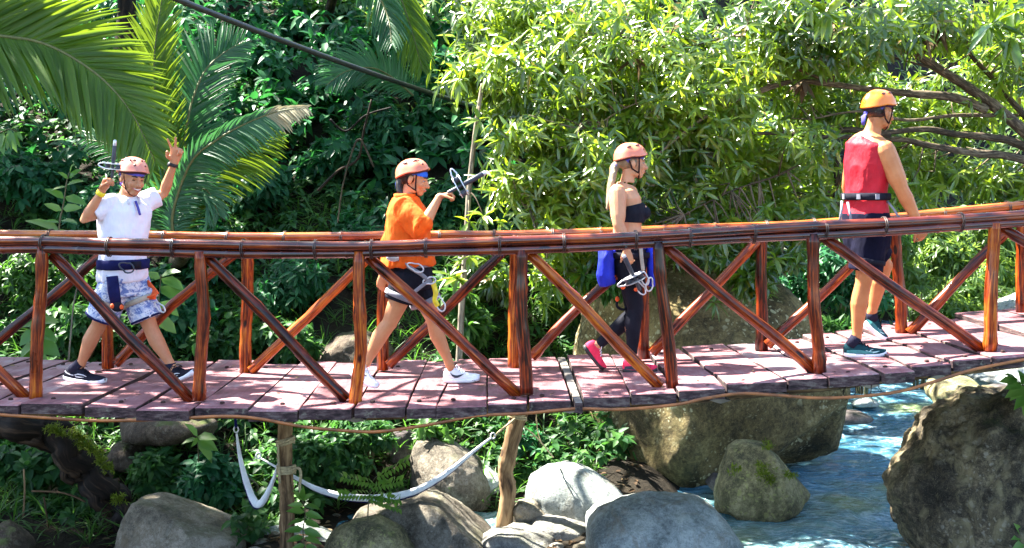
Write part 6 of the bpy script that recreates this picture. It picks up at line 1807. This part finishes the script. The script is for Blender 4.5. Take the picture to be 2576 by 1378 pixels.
RK, RA = j(1599, 775, -.08), j(1588, 900, -.06)
LK, LA = j(1594, 790, .08), j(1505, 868, .10)
leg_prims(b, RH, RK, RA, .95, (-1, 0, 0)); leg_prims(b, LH, LK, LA, .95, (-.3, 0, -.6))
hr0, tr0 = j(1566, 937, -.05), j(1654, 938, -.08); hl0, tl0 = j(1464, 872, .10), j(1512, 934, .10)
foot_prims(b, RA, hr0, tr0); foot_prims(b, LA, hl0, tl0, (.7, 0, .7))
hand_prims(b, RW, j(1584, 668, -.22) - RW, (.4, .9, 0), -1, (34, 36, 40, 44), (.6, .7, .2), .93, 3, 15)
hand_prims(b, LW, j(1630, 655, .22) - LW, (.4, -.9, 0), 1, (34, 36, 40, 44), (.6, .7, .2), .93, 3, 15)
organic(b, 'body', M['skin_c'], w3, .0058, 3, .45)
face_parts(hd, w3)
helmet(hd, w3, M['helmet_salmon'], band='bandana_purple', tail=[(0, -.10, -.02), (.02, -.135, -.03), (.03, -.150, -.075)])
b = B(); hd.ell(b, (0, -.03, .018), (.080, .094, .080)); hd.ell(b, (.05, .0, .0), (.032, .03, .034)); b.tube([hd.p(0, -.105, .0), hd.p(0, -.135, -.04), hd.p(.02, -.15, -.10), hd.p(.03, -.165, -.18), hd.p(.04, -.175, -.28), hd.p(.05, -.19, -.36)], [(.030, .024), (.042, .03), (.050, .026), (.055, .024), (.045, .018), (.015, .008)], 12, side=hd.r, round_ends=True)
organic(b, 'hair', M['hair_blond'], w3, .009, 2, .5, .006, 40, 5)
b = B(); torso_prims(b, [(j(1580, 558), .146, .116), (j(1581, 536), .160, .138), (j(1577, 517), .166, .122)], r, f)
for sg in (-1, 1): b.ell(j(1588, 534) + f * .070 + r * (.052 * sg), (.072, .060, .056), r, f, UPZ)
organic(b, 'top', M['black_cloth'], w3, .007, 2, .4)
b = B()
torso_prims(b, [(j(1581, 690), .135, .118), (j(1580, 655), .172, .146), (j(1580, 615), .155, .120)], r, f)
b.tube([RH, RH.lerp(RK, .3), RH.lerp(RK, .7), RK], [.096, .090, .071, .059], 16, round_ends=True); b.tube([RK, RK.lerp(RA, .3) + Vector((-.012, 0, 0)), RK.lerp(RA, .65), RA.lerp(RK, .06)], [.058, .061, .047, .038], 16)
b.tube([LH, LH.lerp(LK, .3), LH.lerp(LK, .7), LK], [.096, .090, .071, .059], 16, round_ends=True); b.tube([LK, LK.lerp(LA, .3), LK.lerp(LA, .65), LA.lerp(LK, .06)], [.058, .061, .047, .038], 16, round_ends=True)
organic(b, 'leggings', M['black_cloth'], w3, .007, 2, .4, .003, 20, 6)
b = B()
b.tube([j(1522, 612, -.13), j(1524, 655, -.14), j(1522, 690, -.13), j(1528, 714, -.12)], [(.040, .05), (.056, .07), (.060, .07), (.055, .06)], 14, side=f)
b.tube([j(1535, 615, -.02), j(1528, 650, .02), j(1526, 700, .04)], [(.04, .11), (.05, .13), (.045, .12)], 14, side=f)
torso_prims(b, [(j(1579, 622), .172, .142), (j(1579, 606), .166, .132)], r, f)
b.tube([j(1630, 615, -.02), j(1638, 650, -.04), j(1640, 690, -.05), j(1638, 720, -.05)], [(.03, .04), (.034, .05), (.032, .05), (.028, .04)], 12, side=f)
b.tube([j(1634, 615, .06), j(1640, 660, .07), j(1640, 700, .07)], [(.03, .04), (.034, .05), (.03, .045)], 12, side=f)
organic(b, 'tied_jacket', M['blue_jacket'], w3, .008, 2, .4, .016, 15, 7)
b = B(); b.band(j(1580, 640), r * .182, f * .158, (0, 0, 1), .022, .006); be = b.build('harness_belt', M['black_web'], w3)
for a_, b_, tt in ((RH, RK, .36), (LH, LK, .36)):
    d = (b_ - a_).normalized(); x = d.cross(Vector((0, 1, 0))).normalized(); y_ = d.cross(x)
    b = B(); b.band(a_.lerp(b_, tt), x * .100, y_ * .100, d, .020, .006); b.build('leg_loop', M['black_web'], be)
b = B(); b.tube(spline([j(1612, 622, -.17), j(1614, 650, -.19), j(1618, 680, -.20)], 4), [(.014, .006)] * 9, 8, side=(1, 0, 0)); b.build('webbing', M['beige_web'], be)
for (u, v, dx, dz) in ((1622, 700, .3, -1), (1634, 715, -.2, -1), (1612, 725, .6, -1)):
    carabiner(be, j(u, v, -.23), (dx, 0, dz), (.2, -1, 0), .10, .024)
b = B()
b.tube(spline([j(1556, 745, .05), j(1552, 770, .05), j(1572, 778, .05), j(1578, 755, .05)], 5), .010, 6); b.build('hanging_loop', M['black_web'], be)
b = B(); b.ell(j(1553, 752, .02), (.016, .014, .020)); b.ell(j(1567, 722, -.20), (.018, .014, .016)); b.ell(j(1600, 728, -.20), (.016, .014, .014)); b.build('gear_pin', M['orange_rope'], be)
RSH = (M['red_mesh'], M['rubber'], M['red_mesh'], 'mark_navy')
shoe(w3, hr0, tr0, 1, RSH, width=.95, panel='mark_navy'); shoe(w3, hl0, tl0, 1, (M['red_mesh'], M['rubber'], M['white_rubber'], 'mark_navy'), (.7, 0, .7), width=.95)
d = (RW - RE).normalized(); x = d.cross(Vector((0, 1, 0))).normalized()
b = B(); b.band(RW - d * .012, x * .028, d.cross(x) * .026, d, .010, .004); b.build('bracelet', M['steel'], w3)
t = trolley('silver zip-line pulley hanging at the thigh of the woman in black', j(1596, 700, -.28), (-.42, -.15, .88), (.88, -.1, .42), None, .95, .01)

# ============ the man in red
y0 = 8.48; j = J(y0)
m4 = thing('person', 'man in a red sleeveless top and bright orange helmet walking away to the right', 'person', P(2178, 902, y0), 'walkers crossing the footbridge')
f = Vector((.84, .54, 0)).normalized(); r = f.cross(UPZ).normalized()
hd = Frame(j(2213, 280), Vector((.90, .42, -.10)), (.08, .0, 1), 1.05)
b = B(); neck = j(2193, 338)
head_prims(b, hd, neck)
torso_prims(b, [(j(2180, 610), .150, .115), (j(2178, 570), .168, .130), (j(2179, 520), .140, .104), (j(2179, 480), .136, .100), (j(2180, 430), .154, .102), (j(2184, 388), .170, .100), (j(2187, 358), .180, .100), (j(2190, 346), .135, .08), (j(2193, 336), .08, .065)], r, f)
RS, LS_ = j(2226, 378, -.13), j(2150, 384, .17)
RE, RW = j(2267, 474, -.16), j(2311, 562, -.14)
LE, LW = j(2132, 470, .34), j(2160, 545, .42)
arm_prims(b, RS, RE, RW, 1.12, (.066, .058, .045, .047, .034, .025)); arm_prims(b, LS_, LE, LW, 1.2)
RH, LH = j(2190, 600, -.08), j(2168, 600, .10)
RK, RA = j(2172, 712, -.08), j(2154, 850, -.03)
LK, LA = j(2226, 668, .22), j(2193, 786, .28)
leg_prims(b, RH, RK, RA, 1.05, (-.9, -.2, 0)); leg_prims(b, LH, LK, LA, 1.05, (-.9, -.2, 0))
hr0, tr0 = j(2122, 897, -.02), j(2230, 897, -.06); hl0, tl0 = j(2170, 815, .30), j(2222, 860, .26)
foot_prims(b, RA, hr0, tr0); foot_prims(b, LA, hl0, tl0, (.7, 0, .7))
hand_prims(b, RW, j(2330, 612, -.13) - RW, (-.3, .9, 0), -1, (40, 44, 46, 50), (.5, .8, .2), 1.05, 2, 15)
hand_prims(b, LW, Vector((.05, .02, -.1)), (.3, -.9, 0), 1, (40, 44, 46, 50), (.5, .8, .2), 1.05, 2, 15)
organic(b, 'body', M['skin_d'], m4, .0062, 3, .45)
face_parts(hd, m4)
helmet(hd, m4, M['helmet_orange'], tail=[(0, -.118, -.03), (.02, -.150, -.05), (.01, -.140, -.11)], band='bandana_purple')
b = B(); hd.ell(b, (0, -.034, .012), (.079, .090, .070)); organic(b, 'hair', M['hair_black'], m4, .009, 2)
b = B()
torso_prims(b, [(j(2179, 545), .172, .140), (j(2179, 520), .160, .126), (j(2179, 480), .158, .122), (j(2180, 430), .178, .128), (j(2183, 392), .188, .126), (j(2185, 366), .180, .120), (j(2189, 350), .125, .092)], r, f)
organic(b, 'tank_top', M['red_tank'], m4, .008, 2, .4, .018, 14, 8)
b = B(); ax_ = (RS - LS_).normalized(); b.band(RS - ax_ * .050 + Vector((0, 0, -.015)), f * .082, (UPZ - ax_ * UPZ.dot(ax_)).normalized() * .096, ax_, .007, .005); b.build('armhole_trim', M['liner'], m4)
b = B()
torso_prims(b, [(j(2181, 625), .170, .138), (j(2179, 580), .190, .152), (j(2178, 535), .176, .138)], r, f)
b.tube([RH + UPZ * .03, RH.lerp(RK, .72)], [.118, .118], 18); b.tube([LH + UPZ * .03, LH.lerp(LK, .70)], [.118, .112], 18)
organic(b, 'shorts', M['navy_shorts'], m4, .008, 2, .4, .008, 14, 9)
b = B(); b.band(j(2178, 494), r * .180, f * .142, (-.03, 0, 1), .026, .008); be = b.build('harness_belt', M['black_web'], m4)
for k in range(3):
    a = -2.0 + k * .75
    p = j(2178, 494) + r * (.186 * math.cos(a)) + f * (.148 * math.sin(a)); o_ = (r * math.cos(a) + f * math.sin(a)).normalized()
    b = B(); b.box(p, (.008, .014, .018), o_, UPZ.cross(o_), UPZ); soften(b.build('buckle', M['grey_cloth'], be))
for a_, b_, tt in ((RH, RK, .50), (LH, LK, .45)):
    d = (b_ - a_).normalized(); x = d.cross(Vector((0, 1, 0))).normalized(); y_ = d.cross(x)
    b = B(); b.band(a_.lerp(b_, tt), x * .122, y_ * .122, d, .018, .006); b.build('leg_loop', M['black_web'], be)
b = B()
for a0_, a1_ in (((2118, 505), (2112, 560)), ((2132, 508), (2142, 562)), ((2112, 560), (2150, 600)), ((2232, 505), (2262, 548))):
    p0, p1 = j(*a0_, -.12), j(*a1_, -.16); b.tube([p0, p0.lerp(p1, .5) + Vector((0, -.015, 0)), p1], [(.009, .004)] * 3, 6, side=(1, 0, 0))
b.build('webbing', M['grey_cloth'], be)
TS = (M['teal_mesh'], M['white_rubber'], M['black_web'], 'mark_mint')
shoe(m4, hr0, tr0, 1, TS, mark='tick_outline', sock=M['sock'], ankle=RA.lerp(RK, .02), panel='teal', width=1.05); shoe(m4, hl0, tl0, 1, TS, (.7, 0, .7), mark='tick_outline', sock=M['sock'], ankle=LA, panel='teal', width=1.05)
